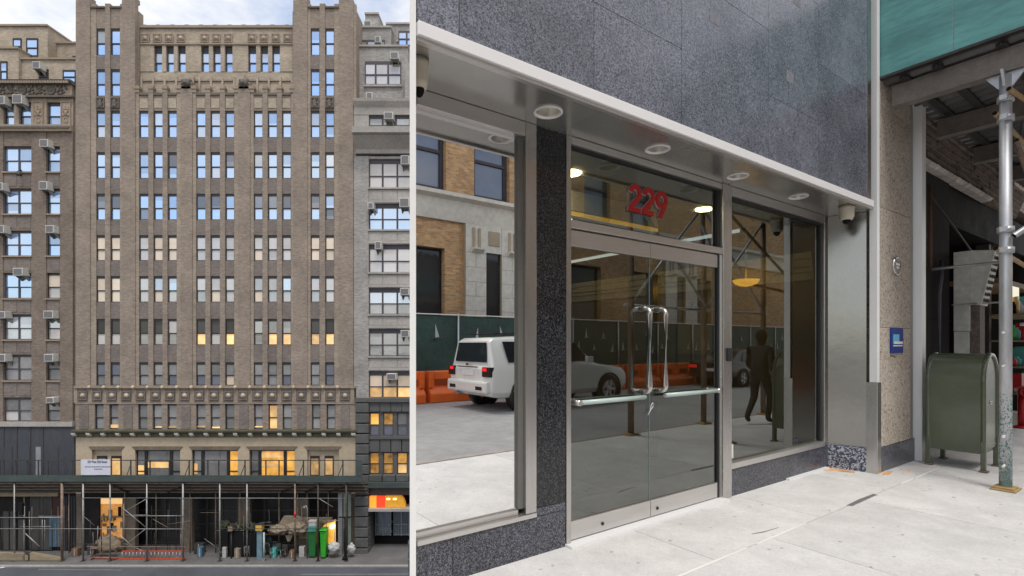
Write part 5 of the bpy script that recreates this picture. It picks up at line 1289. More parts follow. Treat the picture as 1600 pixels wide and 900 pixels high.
T.part('clip', MB().tube([(4.74,-.50,1.36),(4.74,-.53,1.36),(4.78,-.53,1.345),(4.83,-.53,1.35)], .006, 6), K['gasket'])

# -------- neighbouring shop under the second shed
H_ = Thing('shop_building', 'black painted shop front under a crumbling brick cornice right of the tan pilaster', 'building', (7.5,-.3,0), 'R')
H_.part('wall', box(5.705, 7.75, -.30, -.0, .0, 4.08), K['blackwall'])
H_.part('plinth', box(5.705, 7.75, -.33, -.303, .0, 1.0), K['black'])
H_.part('panel_joint', box(5.705, 7.75, -.312, -.3035, 1.86, 1.88), K['black'])
H_.part('wall_back', box(5.705, 26, 1.9, 2.0, 0, 7.5), K['black'])
H_.part('upper_wall', box(5.705, 26, -.28, .3, 4.30, 7.6), K['oldbrick'])
random.seed(17)
# brick cornice: courses of single bricks, ragged white topping
def bricks(z, y0, L0, L1, m, bw=.23, bh=.085, seed=0):
    me = box(-bw/2+.005, bw/2-.005, 0, .2, 0.004, bh-.004).mesh('brick', K[m]); s = L0+(bw/2 if seed % 2 else bw)
    while s < L1:
        H_.inst('brick', me, (s, y0+random.uniform(-.012,.012), z), rot=(random.uniform(-.02,.02),0,random.uniform(-.03,.03))); s += bw
for k in range(6): bricks(4.06+.086*k, -.36-.03*k, 5.70, 10.2, 'oldbrick', seed=k)
H_.part('cornice_core', MB().prism([(-.30,4.07),(.2,4.07),(.2,4.75),(-.46,4.75),(-.46,4.5)], 'x', 5.71, 12), K['oldbrick'])
cr_ = MB(); s = 5.70
while s < 11:
    l = random.uniform(.08,.25); h = random.uniform(.03,.10)
    cr_.hexa([(s,-.60,4.585),(s+l,-.60+random.uniform(-.02,.02),4.585),(s+l,-.3,4.585),(s,-.3,4.585)], [(s+.01,-.57,4.585+h),(s+l,-.56,4.585+h*.7),(s+l,-.3,4.585+h),(s,-.3,4.585+h)]); s += l
H_.part('crumbling_render', cr_, K['oldwhite'], kind='stuff')
cr2 = MB(); s = 5.72
while s < 9.5:
    l = random.uniform(.1,.3); cr2.hexa([(s,-.40,4.02),(s+l,-.40,4.02),(s+l,-.28,4.02),(s,-.28,4.02)], [(s,-.45-random.uniform(0,.02),4.058),(s+l,-.45,4.058),(s+l,-.28,4.058),(s,-.28,4.058)]); s += l
H_.part('render_edge', cr2, K['oldwhite'], kind='stuff')
H_.part('conduit', MB().tube([(7.05,-.36,0),(7.05,-.36,2.25),(7.15,-.36,2.5),(7.15,-.36,2.75)], .025, 8), mat("slate_conduit", (.06,.065,.085), .4, layers=((5,.2),)))
H_.part('pipe', MB().tube([(6.45,-.42,2.55),(6.45,-.42,3.75)], .022, 8), mat("rust_pipe", (.12,.06,.03), .8, layers=((9,.4),)))
H_.part('pipe', MB().tube([(6.43,-.44,2.55),(6.9,-1.25,2.62)], .02, 8), K['pipe']); H_.part('pipe', MB().tube([(6.45,-.42,3.6),(8.6,-.42,2.95)], .018, 8), K['dark_metal'])
H_.part('pipe', MB().tube([(7.5,-.40,2.10),(8.2,-.8,2.15)], .015, 6), K['pipe'])
H_.part('door_frame', box(7.755, 7.86, -.2, 0, 0, 3.4), K['dark_metal']); H_.part('door_frame', box(10.5, 10.65, -.2, 0, 0, 3.4), K['dark_metal'])
H_.part('lintel', box(7.76, 26, -.25, .3, 3.42, 4.05), K['black'])
# duct with slanted louvre
U = Thing('air_duct', 'dented pale air duct with a slanted louvred head beside the dark doorway', 'air duct', (8.05,-.42,0), 'R')
pale = mat("pale_painted_metal", (.62,.62,.57), .5, layers=((2,.15),(14,.15)), bump=(6,.2))
U.part('column', box(7.86, 8.1, -.52, -.33, .0, 1.70), pale, bevel=.004); U.part('column', box(7.855, 8.12, -.53, -.325, 1.704, 2.95), pale, bevel=.006)
U.part('stone_jamb', box(7.88, 8.15, -.64, -.534, .0, 2.10), mat("mottled_stone", (.14,.11,.10), .7, layers=((5,.4),(20,.3))))
U.part('head', MB().prism([(-.532,2.11),(-.64,2.10),(-.80,2.92),(-.532,2.95)], 'x', 7.85, 8.3), pale, bevel=.006)
for k in range(8):
    z = 2.16+.092*k; yy = -.642-(z-2.10)/.82*.16
    for a in (7.87, 8.09): U.part('louvre_slot', box(a, a+.19, yy-.008, yy+.03, z, z+.06), K['black'])
U.part('head_rim', MB().prism([(-.64,2.098),(-.665,2.098),(-.83,2.94),(-.80,2.94)], 'x', 7.842, 7.864), pale)
# shop goods at the far right edge
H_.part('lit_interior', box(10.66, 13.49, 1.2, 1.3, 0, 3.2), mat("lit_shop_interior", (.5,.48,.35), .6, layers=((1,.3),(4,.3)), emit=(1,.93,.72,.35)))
H_.part('end_wall', box(13.5, 13.6, -.3, 1.9, 0, 3.41), K['black'])
H_.part('inner_wall', box(10.55, 10.65, .003, 1.9, 0, 3.41), K['black'])
H_.part('shop_ceiling', box(7.76, 26, .301, 1.9, 3.42, 3.5), K['black'])
H_.part('shop_shade', box(10.5, 13.4, -.35, .4, 2.65, 2.75), K['tablewood'])
H_.part('lit_sign', box(10.9, 11.6, -.42, -.36, 2.30, 2.62), K['lamp_white'] if False else mat("cream_lightbox", (.7,.66,.5), .5, layers=((2,.1),), emit=(1,.95,.75,.4)))
DS = Thing('display_stand', 'crowded goods stand at the lit shop window beyond the mailbox', 'stand', (11.9,-.35,0), 'R')
for z in (.55, 1.05, 1.55, 2.05): DS.part('shelf', box(10.85, 13.2, -.62, .1, z, z+.03), K['wood'])
for s in (10.86, 13.15): DS.part('upright', box(s, s+.04, -.66, -.622, 0, 2.3), K['pipe'])
random.seed(23)
for z in (.58, 1.08, 1.58, 2.08):
    s = 10.9
    while s < 13.0:
        wd = random.uniform(.08,.2); h = random.uniform(.14,.38); m = random.choice(['yellow','red','teal','white','orange','bin_bright','white_bag','black'])
        if random.random() < .5: DS.part('package', box(s, s+wd, -.58, -.3, z+.001, z+h), K[m], bevel=.012)
        else: DS.part('jar', MB().lathe((s+wd/2,-.45,z), [(0,0),(wd*.48,0),(wd*.5,h*.7),(wd*.3,h*.85),(wd*.3,h),(0,h)], 'z', 12), K[m])
        s += wd+.02
T = Thing('standpipe', 'red fire standpipe with twin inlets on the pavement beyond the pole', 'standpipe', (10.27,-.70,0), 'R')
rd = mat("fire_red", (.42,.012,.015), .4, layers=((5,.2),))
T.part('pipe', MB().tube([(10.27,-.70,.0),(10.27,-.70,.62)], .065, 14), rd); T.part('cross_pipe', MB().tube([(10.05,-.78,.66),(10.49,-.62,.66)], .075, 14), rd)
for s, y in ((10.03,-.79),(10.51,-.61)): T.part('cap', MB().blob((s,y-.05,.66), (.085,.085,.085), 12, 8), rd)
T.part('flange', MB().lathe((10.27,-.70,0), [(0,0),(.13,0),(.13,.03),(.07,.05)], 'z', 14), rd)

# -------- mailbox
MBX = Thing('mailbox', 'olive green barrel topped street mailbox standing on four legs', 'mailbox', (5.70,-.95,0), 'R')
ms0, ms1, my0, my1 = 5.40, 6.0, -1.235, -.66
prof = [(ms0,.21)]
for k in range(15):
    a = math.pi-math.pi*k/14; prof.append((5.70+.30*math.cos(a), 1.06+.33*math.sin(a)))
prof.append((ms1,.21))
MBX.part('body', MB().prism(prof, 'y', my0+.03, my1-.03, True), K['mail'], bevel=.006)
def rim(y0, y1):
    n = len(prof); o_ = [(5.70+(p[0]-5.70)*1.012, p[1] if p[1] < .3 else 1.06+(p[1]-1.06)*1.012 if p[1] > 1.06 else p[1]) for p in prof]
    i_ = [(5.70+(p[0]-5.70)*.90, p[1] if p[1] < .3 else 1.06+(p[1]-1.06)*.90 if p[1] > 1.06 else p[1]) for p in prof]
    m = MB()
    for k in range(n-1):
        a, b, c, d = o_[k], o_[k+1], i_[k+1], i_[k]
        m.add([(a[0],y0,a[1]),(b[0],y0,b[1]),(c[0],y0,c[1]),(d[0],y0,d[1]),(a[0],y1,a[1]),(b[0],y1,b[1]),(c[0],y1,c[1]),(d[0],y1,d[1])], [(0,1,2,3),(7,6,5,4),(0,4,5,1),(3,2,6,7)], True)
    return m
MBX.part('rim', rim(my0, my0+.045), K['mail']); MBX.part('rim', rim(my1-.045, my1), K['mail'])
rv = MB()
for y in (my0+.024, my1-.024):
    for k in range(14): rv.blob((ms0-.008, y, .24+.062*k), (.006,.009,.009), 6, 4)
    for k in range(12):
        a = math.pi-math.pi*k/11; rv.blob((5.70+.3075*math.cos(a), y, 1.06+.338*math.sin(a)), (.008,.009,.008), 6, 4)
MBX.part('rivets', rv, K['mail'], kind='stuff')
MBX.part('side_panel', MB().prism([(5.70+(p[0]-5.70)*.86, .25 if p[1] < .3 else 1.06+(p[1]-1.06)*.86) for p in prof], 'y', my0+.018, my0+.029, True), K['mail'])
MBX.part('skirt', box(ms0+.02, ms1-.02, my0+.012, my0+.0275, .285, .30), K['mail'])
for s in (ms0, ms1-.05):
    for y in (my0, my1-.05):
        sg = 1
        MBX.part('leg', MB().box(s-.004, s+.05, y, y+.05, .02, .36), K['mail'], bevel=.006)
        MBX.part('foot', box(s-.03, s+.07, y-.02, y+.06, .001, .02), K['pipe2'], bevel=.004)
MBX.part('lock', MB().lathe((5.70, my0+.016, .8), [(0,-.012),(.02,-.012),(.024,0)], 'y', 14), K['steel'])

# -------- the second shed, over the near pavement
V = Thing('sidewalk_shed', 'near scaffold shed with teal plywood hoarding, rusty beams and galvanised poles', 'scaffold', (4.65,-1.55,0), 'R')
for i, (a, b) in enumerate(((-.447,-1.172),(-1.18,-2.40),(-2.408,-3.25))): V.part('hoarding_panel', box(4.43, 4.45, b, a, 4.625, 5.85), K['teal_ply'], bevel=.003)
V.part('hoarding_edge', box(4.41, 4.47, -3.25, -.40, 4.592, 4.62), K['dark_metal'])
for k in range(4): V.part('hoarding_panel', box(4.5+2.44*k, 6.93+2.44*k, -3.27, -3.25, 4.625, 5.85), K['teal_ply'])
# corrugated deck: ribbed sheets run along the wall
def corr(s0, s1, y0, y1):
    m = MB(); n = int((s1-s0)/.05); pts = []
    for k in range(n+1): pts.append((s0+(s1-s0)*k/n, 4.56 if (k//2) % 2 else 4.592))
    vs = [(q,y0,z) for q,z in pts]+[(q,y1,z) for q,z in pts]; L = len(pts)
    m.add(vs, [(k,k+1,k+1+L,k+L) for k in range(L-1)])
    m.box(s0, s1, y0, y1, 4.60, 4.615)
    return m
for k in range(4):
    for (a, b) in ((-3.22,-1.85),(-1.848,-.50)): V.part('deck_sheet', corr(4.46+2.0*k, 6.45+2.0*k, a, b), K['corr'])
def ibeam(s, y0, y1, zb_, zt_, wd, m, name='beam'):
    b = MB(); b.box(s-wd, s+wd, y0, y1, zb_, zb_+.018); b.box(s-wd, s+wd, y0, y1, zt_-.018, zt_); b.box(s-.012, s+.012, y0, y1, zb_+.0182, zt_-.0182)
    return V.part(name, b, K[m])
cap_m = 'beam'
for i, s in enumerate((4.66, 6.25, 7.95, 9.6)):
    ibeam(s, -3.2, -.56, 4.30, 4.535, .07, 'beam')
    V.part('beam_web', box(s-.066, s-.05, -3.19, -.565, 4.321, 4.515), K['beam'])
for y in (-.72, -1.02, -1.55, -2.1, -2.6):
    for dy in (0,):
        b = MB(); b.box(4.47, 12, y-.045, y+.045, 4.536, 4.541); b.box(4.47, 12, y-.045, y+.045, 4.553, 4.558); b.box(4.47, 12, y-.006, y+.006, 4.5412, 4.5528)
        V.part('joist', b, K['dark_metal'])
def pole(s, y, m, top=4.27, r=.052, low=None):
    p = V.part('pole', MB().tube([(s,y,.035),(s,y,top)], r, 20), K[m])
    V.part('sole_board', MB().box(s-.13, s+.13, y-.10, y+.10, .001, .018), K['wood2'], bevel=.003)
    V.part('base_plate', MB().box(s-.10, s+.10, y-.08, y+.08, .0185, .034), K['wood2'], bevel=.003)
    V.part('u_head', MB().prism([(s-.16,top+.028),(s+.16,top+.028),(s+.055,top-.12),(s-.055,top-.12)], 'y', y-.012, y+.012), K['galv'])
    V.part('u_head', MB().prism([(y-.16,top+.028),(y+.16,top+.028),(y+.055,top-.12),(y-.055,top-.12)], 'x', s-.012, s+.012), K['galv'])
    return p
K['wood2'] = mat("plywood_pad", (.42,.29,.13), .7, layers=((6,.2),(30,.15)))
K['galv_old'] = mat("chipped_teal_paint", (.09,.21,.20), .6, layers=((14,.4),))
pole(4.65, -1.55, 'galv')
pole(7.95, -1.55, 'galv'); pole(4.05, -2.92, 'pipe2', top=4.5); pole(6.12, -2.95, 'pipe2', top=4.27); pole(8.3, -2.95, 'pipe2')
# old teal paint flaking on the foot of the nearest pole
fl = MB(); random.seed(77)
for k in range(1000):
    z = .05+.95*random.random()**1.6; a = random.uniform(0,6.283); dz2 = random.uniform(.003,.010); da = random.uniform(.05,.14); R1 = .0530
    fl.add([(4.65+R1*math.cos(a+da*c)+0, -1.55+R1*math.sin(a+da*c), z+dz2*d) for c, d in ((-1,0),(-.3,-1.1),(.8,-.6),(1,.4),(0,1.2))], [(0,1,2,3,4)])
V.part('flaked_paint', fl, K['galv_old'], kind='stuff')
# clamps and braces on the nearest pole
tanp = mat("tan_rusty_tube", (.40,.27,.15), .6, .2, layers=((5,.3),(30,.2)))
def clamp(z, s=4.65, y=-1.55):
    V.part('clamp', MB().lathe((s,y,z), [(.053,-.03),(.07,-.03),(.07,.03),(.053,.03)], 'z', 18).box(s-.10, s-.06, y-.03, y+.03, z-.025, z+.025).box(s+.055, s+.10, y-.02, y+.02, z-.02, z+.02).tube([(s-.08,y-.06,z),(s-.08,y+.05,z)], .008, 6), K['galv'])
for z in (4.03, 3.83, 2.68, 2.47): clamp(z)
def brace(a, b, m=tanp, r=.024, hollow=True):
    V.part('brace', MB().tube([a, b], r, 12, cap=False), m)
    d = (Vector(b)-Vector(a)).normalized()
    V.part('tube_bore', MB().tube([Vector(a)+d*.012, Vector(a)+d*.03], r*.98, 12), K['black'])
brace((4.50,-1.60,4.08), (6.3,-2.05,3.70)); brace((4.60,-1.62,2.60), (5.6,-2.6,3.60), K['galv'], .03)
brace((4.47,-1.50,3.86), (8.0,-1.50,3.80)); brace((4.50,-1.50,2.485), (7.95,-1.50,2.30))
brace((4.7,-1.62,3.6), (7.8,-1.6,2.1), K['pipe2']); 
for z in (1.28, .56, .26, 1.62): V.part('bolt', MB().tube([(4.50,-1.56,z),(4.60,-1.55,z)], .012, 8), K['white'])
for a, b in (((4.05,-2.9,2.2),(6.12,-2.95,4.1)), ((4.05,-2.95,4.1),(6.12,-2.9,2.2)), ((6.12,-2.95,4.1),(8.3,-2.95,2.2)), ((6.12,-2.9,2.2),(8.3,-2.95,4.1))): V.part('cross_brace', MB().tube([a, b], .024, 8), K['galv'])
V.part('cross_rail', MB().tube([(3.95,-2.98,2.15),(8.5,-2.98,2.15)], .024, 8), K['galv'])
V.part('deck_lamp', MB().lathe((6.9,-1.3,4.05), [(0,0),(.1,.02),(.12,.12),(.05,.2),(.02,.48)], 'z', 14), K['galv'])

# =================================================================== the other side of the near street (seen in the glass)
carwhite = mat("white_car_paint", (.80,.80,.78), .25, layers=(), coat=.8)
carblack = mat("black_car_paint", (.02,.018,.018), .22, layers=(), coat=1)
cartrim = mat("car_black_trim", (.015,.015,.016), .5, layers=())
carglass = mat("car_glass", (.02,.024,.03), .06, layers=(), spec=.8)
chrome = mat("alloy", (.6,.6,.62), .25, .9, layers=())
taill = mat("tail_lamp_red", (.5,.01,.015), .2, layers=(), emit=(1,.03,.03,.5))
def car(name, label, L, Wd, secs, paint, org, wheels, wr, lamp):
    """secs: (x, half width, sill, belt, roof, half roof width) from the rear to the front; the car points along +s"""
    T = Thing(name, label, 'car', org, 'R')
    ox, oy, oz = org
    body = MB(); ring = []
    for x, hw, sl, bl, rf, hr in secs:
        rg = [(-hw*.92,sl),(-hw,sl+.12),(-hw,bl-.12),(-hw*.96,bl),(-hr,rf-.03),(-hr*.8,rf),(hr*.8,rf),(hr,rf-.03),(hw*.96,bl),(hw,bl-.12),(hw,sl+.12),(hw*.92,sl)]
        ring.append([(ox+x, oy+y, oz+z) for y, z in rg])
    n = 12; vs = [v for r_ in ring for v in r_]; fs = []
    for i in range(len(ring)-1):
        for k in range(n): fs.append((i*n+k, i*n+(k+1) % n, (i+1)*n+(k+1) % n, (i+1)*n+k))
    fs.append(tuple(range(n))); fs.append(tuple(range((len(ring)-1)*n+n-1, (len(ring)-1)*n-1, -1)))
    body.add(vs, fs); bo = T.part('body', body, paint, bevel=.075, seg=4); bo.modifiers['bevel'].angle_limit = R(24); bo.data.polygons.foreach_set('use_smooth', [True]*len(bo.data.polygons))
    for x in wheels:
        for sg in (-1, 1):
            c = (ox+x, oy+sg*(Wd/2-.10), oz+wr)
            w_ = T.part('wheel', MB().lathe(c, [(wr*.66,-.11),(wr*.95,-.11),(wr,-.07),(wr,.07),(wr*.95,.11),(wr*.66,.11)], 'y', 24), cartrim)
            T.part('arch', MB().lathe(c, [(wr*1.02,-.125),(wr*1.17,-.125),(wr*1.17,.125),(wr*1.02,.125)], 'y', 24), cartrim)
            rm = MB(); yy = sg*.10
            rm.lathe((c[0],c[1]+yy,c[2]), [(wr*.66,.0),(wr*.60,.0),(wr*.56,.0)], 'y', 24)
            for k in range(5):
                a = 2*math.pi*k/5; ca, sa = math.cos(a), math.sin(a); px, pz = -sa*.035, ca*.035
                q = lambda r_, f, y_: (c[0]+ca*r_*wr+px*f, c[1]+y_, c[2]+sa*r_*wr+pz*f)
                rm.hexa([q(.05,-1.3,yy-.02),q(.05,1.3,yy-.02),q(.62,1,yy-.02),q(.62,-1,yy-.02)], [q(.05,-1.3,yy+.01),q(.05,1.3,yy+.01),q(.62,1,yy+.01),q(.62,-1,yy+.01)])
            rm.lathe((c[0],c[1]+yy,c[2]), [(0,.02),(wr*.15,.02),(wr*.16,-.01)], 'y', 12)
            T.part('rim', rm, chrome, parent=w_)
    return T
suv = [(0,.86,.42,.95,.97,.8),(.06,.92,.36,1.02,1.05,.82),(.12,.93,.34,1.06,1.62,.72),(.22,.935,.32,1.08,1.69,.70),(1.4,.94,.30,1.08,1.74,.70),(2.5,.94,.30,1.08,1.72,.68),(3.25,.94,.30,1.06,1.10,.74),(3.4,.93,.30,1.02,1.05,.78),(4.25,.90,.34,.92,.95,.76),(4.50,.82,.40,.78,.80,.66)]
so_ = (4.22, -8.30, -.13)
Q = car('parked_car', 'white estate car with roof rails parked across the near street', 4.5, 1.87, suv, carwhite, so_, (.98, 3.72), .37, 0); Q.o.scale = (1.06, 1.06, 1.06)
def cb(T, org, name, x0, x1, y0, y1, z0, z1, m, **k): return T.part(name, box(org[0]+x0, org[0]+x1, org[1]+y0, org[1]+y1, org[2]+z0, org[2]+z1), m, **k)
def cpoly(T, org, name, pts, m): return T.part(name, MB().add([(org[0]+a, org[1]+b, org[2]+c) for a,b,c in pts], [tuple(range(len(pts)))]), m)
cb(Q, so_, 'tailgate_strip', -.045, -.03, -.45, .45, 1.0, 1.03, chrome); cb(Q, so_, 'badge', -.047, -.03, -.05, .05, 1.045, 1.10, chrome); cb(Q, so_, 'rear_wiper', .03, .055, -.30, .05, 1.15, 1.165, cartrim); None
cpoly(Q, so_, 'rear_window', [(.045,-.70,1.13),(.045,.70,1.13),(.095,.62,1.58),(.095,-.62,1.58)], carglass)
for sg in (-1, 1):
    for pts in ([(.50,1.12),(1.30,1.12),(1.30,1.60),(.42,1.60)],[(1.38,1.12),(2.25,1.12),(2.25,1.60),(1.38,1.60)],[(2.33,1.12),(3.05,1.12),(2.62,1.58),(2.33,1.60)]):
        cpoly(Q, so_, 'side_window', [(x, sg*(.925-(z-1.08)*.30), z) for x, z in pts], carglass)
    cb(Q, so_, 'tail_lamp', -.035, .10, sg*.62, sg*.915, .80, 1.02, cartrim, bevel=.01); cb(Q, so_, 'tail_lamp_lens', -.045, -.036, sg*.66, sg*.82, .93, 1.0, taill)
    cb(Q, so_, 'roof_rail', .3, 2.5, sg*.60, sg*.63, 1.775, 1.80, cartrim); 
    cb(Q, so_, 'mirror', 2.75, 2.95, sg*1.02, sg*1.14, 1.08, 1.24, carwhite, bevel=.02)
cb(Q, so_, 'bumper', -.10, .2, -.88, .88, .42, .70, carwhite, bevel=.05); cb(Q, so_, 'bumper_insert', -.106, -.101, .45, .72, .50, .58, cartrim); cb(Q, so_, 'bumper_insert', -.106, -.101, -.72, -.45, .50, .58, cartrim)
cb(Q, so_, 'number_plate', -.03, -.02, -.26, .26, .82, .96, K['whitemetal']); cb(Q, so_, 'exhaust', -.06, .1, -.6, -.4, .33, .39, chrome)
sed = [(0,.84,.40,.88,.90,.78),(.08,.90,.34,.95,.98,.80),(.45,.91,.30,.97,1.03,.76),(1.25,.92,.28,.97,1.40,.62),(2.1,.92,.28,.97,1.45,.62),(2.75,.92,.28,.96,1.36,.62),(3.5,.91,.28,.94,1.0,.72),(4.4,.88,.32,.86,.88,.72),(4.75,.76,.40,.72,.74,.6)]
sd_ = (15.4, -9.0, -.13)
Q = car('parked_car', 'black saloon car with red tail lamps parked ahead of the white car', 4.75, 1.85, sed, carblack, sd_, (.95, 3.8), .33, 0)
for sg in (-1, 1):
    cb(Q, sd_, 'tail_lamp', -.02, .1, sg*.5, sg*.88, .72, .84, taill, bevel=.01)
    cpoly(Q, sd_, 'side_window', [(x, sg*(.90-(z-.97)*.62), z) for x, z in ((.9,1.0),(3.2,1.0),(2.7,1.32),(1.35,1.34))], carglass)
cpoly(Q, sd_, 'rear_window', [(.50,-.68,1.045),(.50,.68,1.045),(1.2,.55,1.385),(1.2,-.55,1.385)], carglass)
cb(Q, sd_, 'number_plate', -.015, -.005, -.26, .26, .60, .72, K['whitemetal'])
# orange water barriers along the far kerb
def barrier(s, label):
    o0 = (s, -10.35, -.13)
    T = Thing('road_barrier', label, 'barrier', (s, -10.35, -.13), 'R', group='orange water barriers along the far kerb')
    L = 1.84; z0 = -.13
    T.part('body', MB().prism([(-10.65,z0+.001),(-10.05,z0+.001),(-10.05,z0+.25),(-10.2,z0+.42),(-10.24,z0+.88),(-10.46,z0+.88),(-10.5,z0+.42),(-10.65,z0+.25)], 'x', s-L/2, s+L/2), K['orange'], bevel=.03)
    for dx in (-.5, .5):
        T.part('recess_shade', box(s+dx-.22, s+dx+.24, -10.232, -10.19, z0+.48, z0+.66), mat("recess_shade_orange", (.30,.05,.01), .6, layers=()) if 'recess_shade_orange' not in bpy.data.materials else bpy.data.materials['recess_shade_orange'])  # raised box, a hollow's shade put into its darker orange
    for dx in (-.86, 0, .86): T.part('rib', box(s+dx-.07, s+dx+.07, -10.23, -10.13, z0+.42, z0+.89), K['orange'], bevel=.02)
for k, wd in enumerate(('first','second','third','fourth','fifth','sixth','seventh','eighth','ninth','tenth')): barrier(-1+2.0*k, wd+' orange water barrier before the green netting, counted from behind the white car')
# hoarding fence with dark green netting and cut wind flaps
F_ = Thing('fence', 'tall fence hung with dark green netting that has cut wind flaps', 'fence', (8,-11.9,0), 'R')
netg = mat("green_netting", (.032,.072,.062), .6, layers=((1.2,.3),(9,.25)), bump=(2,.6,.06)); flapm = mat("pale_flap", (.50,.55,.54), .7, layers=((3,.2),))
random.seed(8)
for k in range(14):
    s0 = -4+2.5*k
    F_.part('netting', box(s0, s0+2.49, -11.92, -11.90, .05, 2.42), netg)
    F_.part('post', MB().tube([(s0,-11.86,0),(s0,-11.86,2.5)], .03, 8), K['galv'])
    for j in range(5):
        a, z = s0+.25+.48*j+random.uniform(-.08,.08), (1.75 if j % 2 else 1.2)+random.uniform(-.12,.12)
        w1, w2, h1 = random.uniform(.16,.30), random.uniform(-.08,.08), random.uniform(.25,.48)
        if random.random() < .15: continue
        F_.part('wind_flap', MB().add([(a-w1,-11.895,z),(a+w1*.9,-11.895,z+.02),(a+.02,-11.80,z+.06)], [(0,1,2)]).add([(a-w1*.25,-11.89,z+.03),(a+w1*.3,-11.89,z+.03),(a+w2,-11.87,z+h1)], [(0,1,2)]), flapm)
F_.part('top_rope', MB().tube([(-4,-11.86,2.45),(31,-11.86,2.45)], .02, 6), K['white'])
# brick building across the near street
W_B = Thing('brick_building', 'orange brick building with limestone bay and dark windows across the near street', 'building', (12,-14.5,0), 'R')
BY = -14.5
wins = []                                     # (s0, s1, z0, z1)
for k in range(9): wins.append((5.3+2.95*k-11.8, 7.0+2.95*k-11.8, 7.3, 9.6))
ss = sorted(wins); ed = [-14] + [v for w0 in ss for v in w0[:2]] + [34]
for i in range(0, len(ed), 2): W_B.part('brick_pier', box(ed[i], ed[i+1], BY-.5, BY, 7.15, 9.6), K['orangebrick'])
W_B.part('upper_wall', box(-14, 34, BY-.5, BY, 9.602, 13.0), K['orangebrick'])
for a, b, c, d in wins:
    f = MB(); f.box(a, a+.16, BY-.3, BY-.2, c, d); f.box(b-.16, b, BY-.3, BY-.2, c, d); f.box(a+.16, b-.16, BY-.3, BY-.2, c, c+.12); f.box(a+.16, b-.16, BY-.3, BY-.2, d-.9, d-.78)
    o = W_B.part('window', f, K['purpleframe']); W_B.part('pane', box(a, b, BY-.29, BY-.27, c, d), K['p_dusk'], parent=o)
W_B.part('ledge', MB().prism([(BY,6.15),(BY+.12,6.15),(BY+.18,6.5),(BY+.22,6.9),(BY+.45,7.0),(BY+.45,7.14),(BY,7.14)], 'x', -14, 34), K['limelight'])
lw_ = [(-3.4,-1.2),(.2,2.3),(4.75,6.95),(13.2,15.2),(17.5,19.6),(22,24)]
ed = [-14] + [v for w0 in lw_ for v in w0] + [34]
for i in range(0, len(ed), 2): W_B.part('brick_pier', box(ed[i], ed[i+1], BY-.5, BY, 0, 5.1), K['orangebrick'])
W_B.part('brick_band', box(-14, 34, BY-.5, BY, 5.102, 6.148), K['orangebrick'])
for a, b in lw_: o = W_B.part('window', box(a, b, BY-.35, BY-.25, 0, 5.1), K['winframe']); W_B.part('pane', box(a+.1, b-.1, BY-.245, BY-.23, .1, 5.0), K['p_dark'], parent=o)
for b0 in (7.75, 19.7):
    W_B.part('limestone_bay', box(b0, b0+.94, BY+.003, BY+.185, 0, 6.14), K['lime']); W_B.part('limestone_bay', box(b0+1.68, b0+2.7, BY+.003, BY+.185, 0, 6.14), K['lime'])
    for r_ in range(9):
        for c0, c1 in (((0,.94),(1.68,2.7)) if r_ % 2 else ((0,.45),(.46,.94),(1.68,2.2),(2.21,2.7))): W_B.part('stone_block', box(b0+c0+.004, b0+c1-.004, BY+.186, BY+.2+random.uniform(-.004,.004), .56*r_+.006, .56*r_+.552), K['limelight'])
    for c0, c1 in ((0,.94),(1.68,2.7)): W_B.part('stone_block', box(b0+c0+.004, b0+c1-.004, BY+.186, BY+.2, 5.05, 6.13), K['limelight'])
    W_B.part('limestone_bay', box(b0+.942, b0+1.678, BY+.003, BY+.18, 5.1, 6.14), K['limelight']); W_B.part('bay_window', box(b0+.942, b0+1.678, BY+.003, BY+.06, 0, 5.098), K['p_dark'])
    W_B.part('bay_panel', box(b0+1.05, b0+1.57, BY+.182, BY+.22, 5.4, 5.95), K['lime'])
    for dx in (.3, .55, 2.0, 2.25): W_B.part('bay_flute', box(b0+dx, b0+dx+.1, BY+.203, BY+.25, 5.25, 6.0), K['lime'])
    for dx in (.25, 1.95): W_B.part('bay_corbel', MB().prism([(BY+.2,5.02),(BY+.42,5.16),(BY+.42,5.22),(BY+.2,5.22)], 'x', b0+dx, b0+dx+.5), K['limelight'])
W_B.part('roof', box(-14, 34, BY-9, BY-.51, 0, 12.9), K['brownbrick'])
W_B.part('parapet', box(-14.2, 34.2, BY-.55, BY+.3, 13.003, 13.4), K['limelight'])

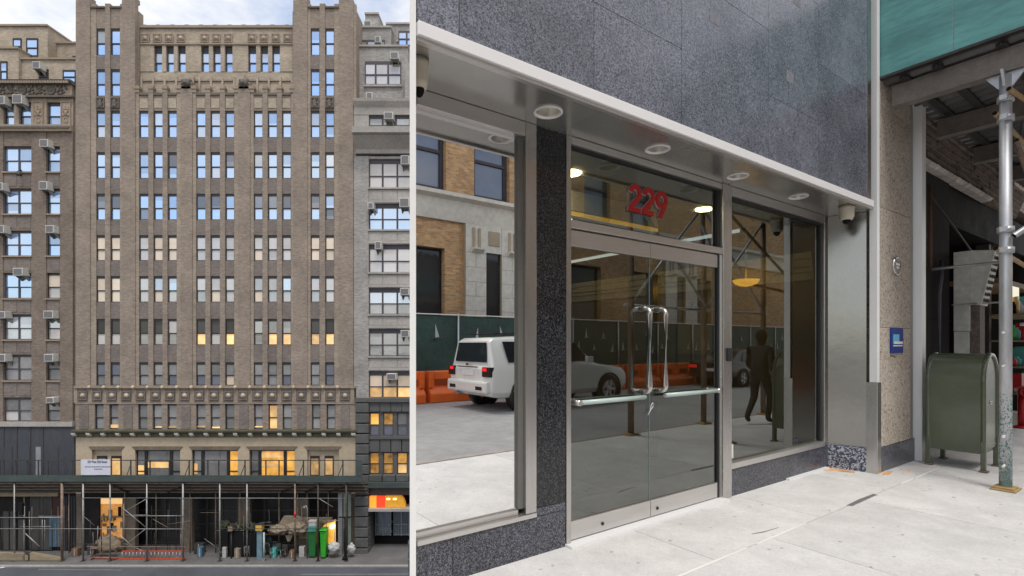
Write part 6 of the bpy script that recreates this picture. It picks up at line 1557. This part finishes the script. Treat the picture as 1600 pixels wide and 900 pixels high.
# person walking past on the near pavement, outside the picture but seen in the right window
def person(s, y):
    T = Thing('person', 'person in dark coat and trousers walking past, seen in the right window', 'person', (s, y, 0), 'R')
    bm = bmesh.new(); layer = bm.verts.layers.skin.verify()
    J = {'pel':((0,0,.95),.15),'ch':((0.02,0,1.25),.17),'nk':((.03,0,1.47),.065),'hd':((.06,0,1.62),.10),'tp':((.06,0,1.70),.07),
         'hl':((0,.1,.90),.10),'kl':((.16,.11,.50),.07),'al':((.06,.11,.09),.05),'tl':((.22,.12,.05),.04),
         'hr':((0,-.1,.90),.10),'kr':((-.02,-.11,.49),.07),'ar':((-.28,-.11,.14),.05),'tr':((-.18,-.12,.05),.04),
         'sl':((.02,.19,1.40),.075),'el':((-.08,.25,1.12),.055),'wl':((.05,.26,.88),.04),'gl':((.10,.25,.79),.035),
         'sr':((.02,-.19,1.40),.075),'er':((.02,-.26,1.12),.055),'wr':((.22,-.24,.98),.04),'gr':((.30,-.23,.92),.035)}
    vv = {}
    for k, (p, r) in J.items():
        v = bm.verts.new(p); v[layer].radius = (r, r); vv[k] = v
    vv['pel'][layer].use_root = True
    for a, b in (('pel','ch'),('ch','nk'),('nk','hd'),('hd','tp'),('pel','hl'),('hl','kl'),('kl','al'),('al','tl'),('pel','hr'),('hr','kr'),('kr','ar'),('ar','tr'),('ch','sl'),('sl','el'),('el','wl'),('wl','gl'),('ch','sr'),('sr','er'),('er','wr'),('wr','gr')): bm.edges.new((vv[a], vv[b]))
    me = bpy.data.meshes.new('body'); bm.to_mesh(me); bm.free(); me.materials.append(mat("dark_coat", (.02,.018,.017), .8, layers=((6,.2),)))
    o = bpy.data.objects.new('body', me); COL.objects.link(o); o.parent = T.o
    o.modifiers.new('skin', 'SKIN').use_smooth_shade = True; sb = o.modifiers.new('sub', 'SUBSURF'); sb.levels = 1; sb.render_levels = 2
    T.part('hair', MB().blob((s+.035, y, 1.66), (.115,.105,.12), 12, 9), K['black'])
    T.part('face', MB().blob((s+.115, y, 1.62), (.06,.075,.10), 12, 9), mat("skin", (.45,.28,.2), .6, layers=()))
    return T
person(7.0, -2.3)
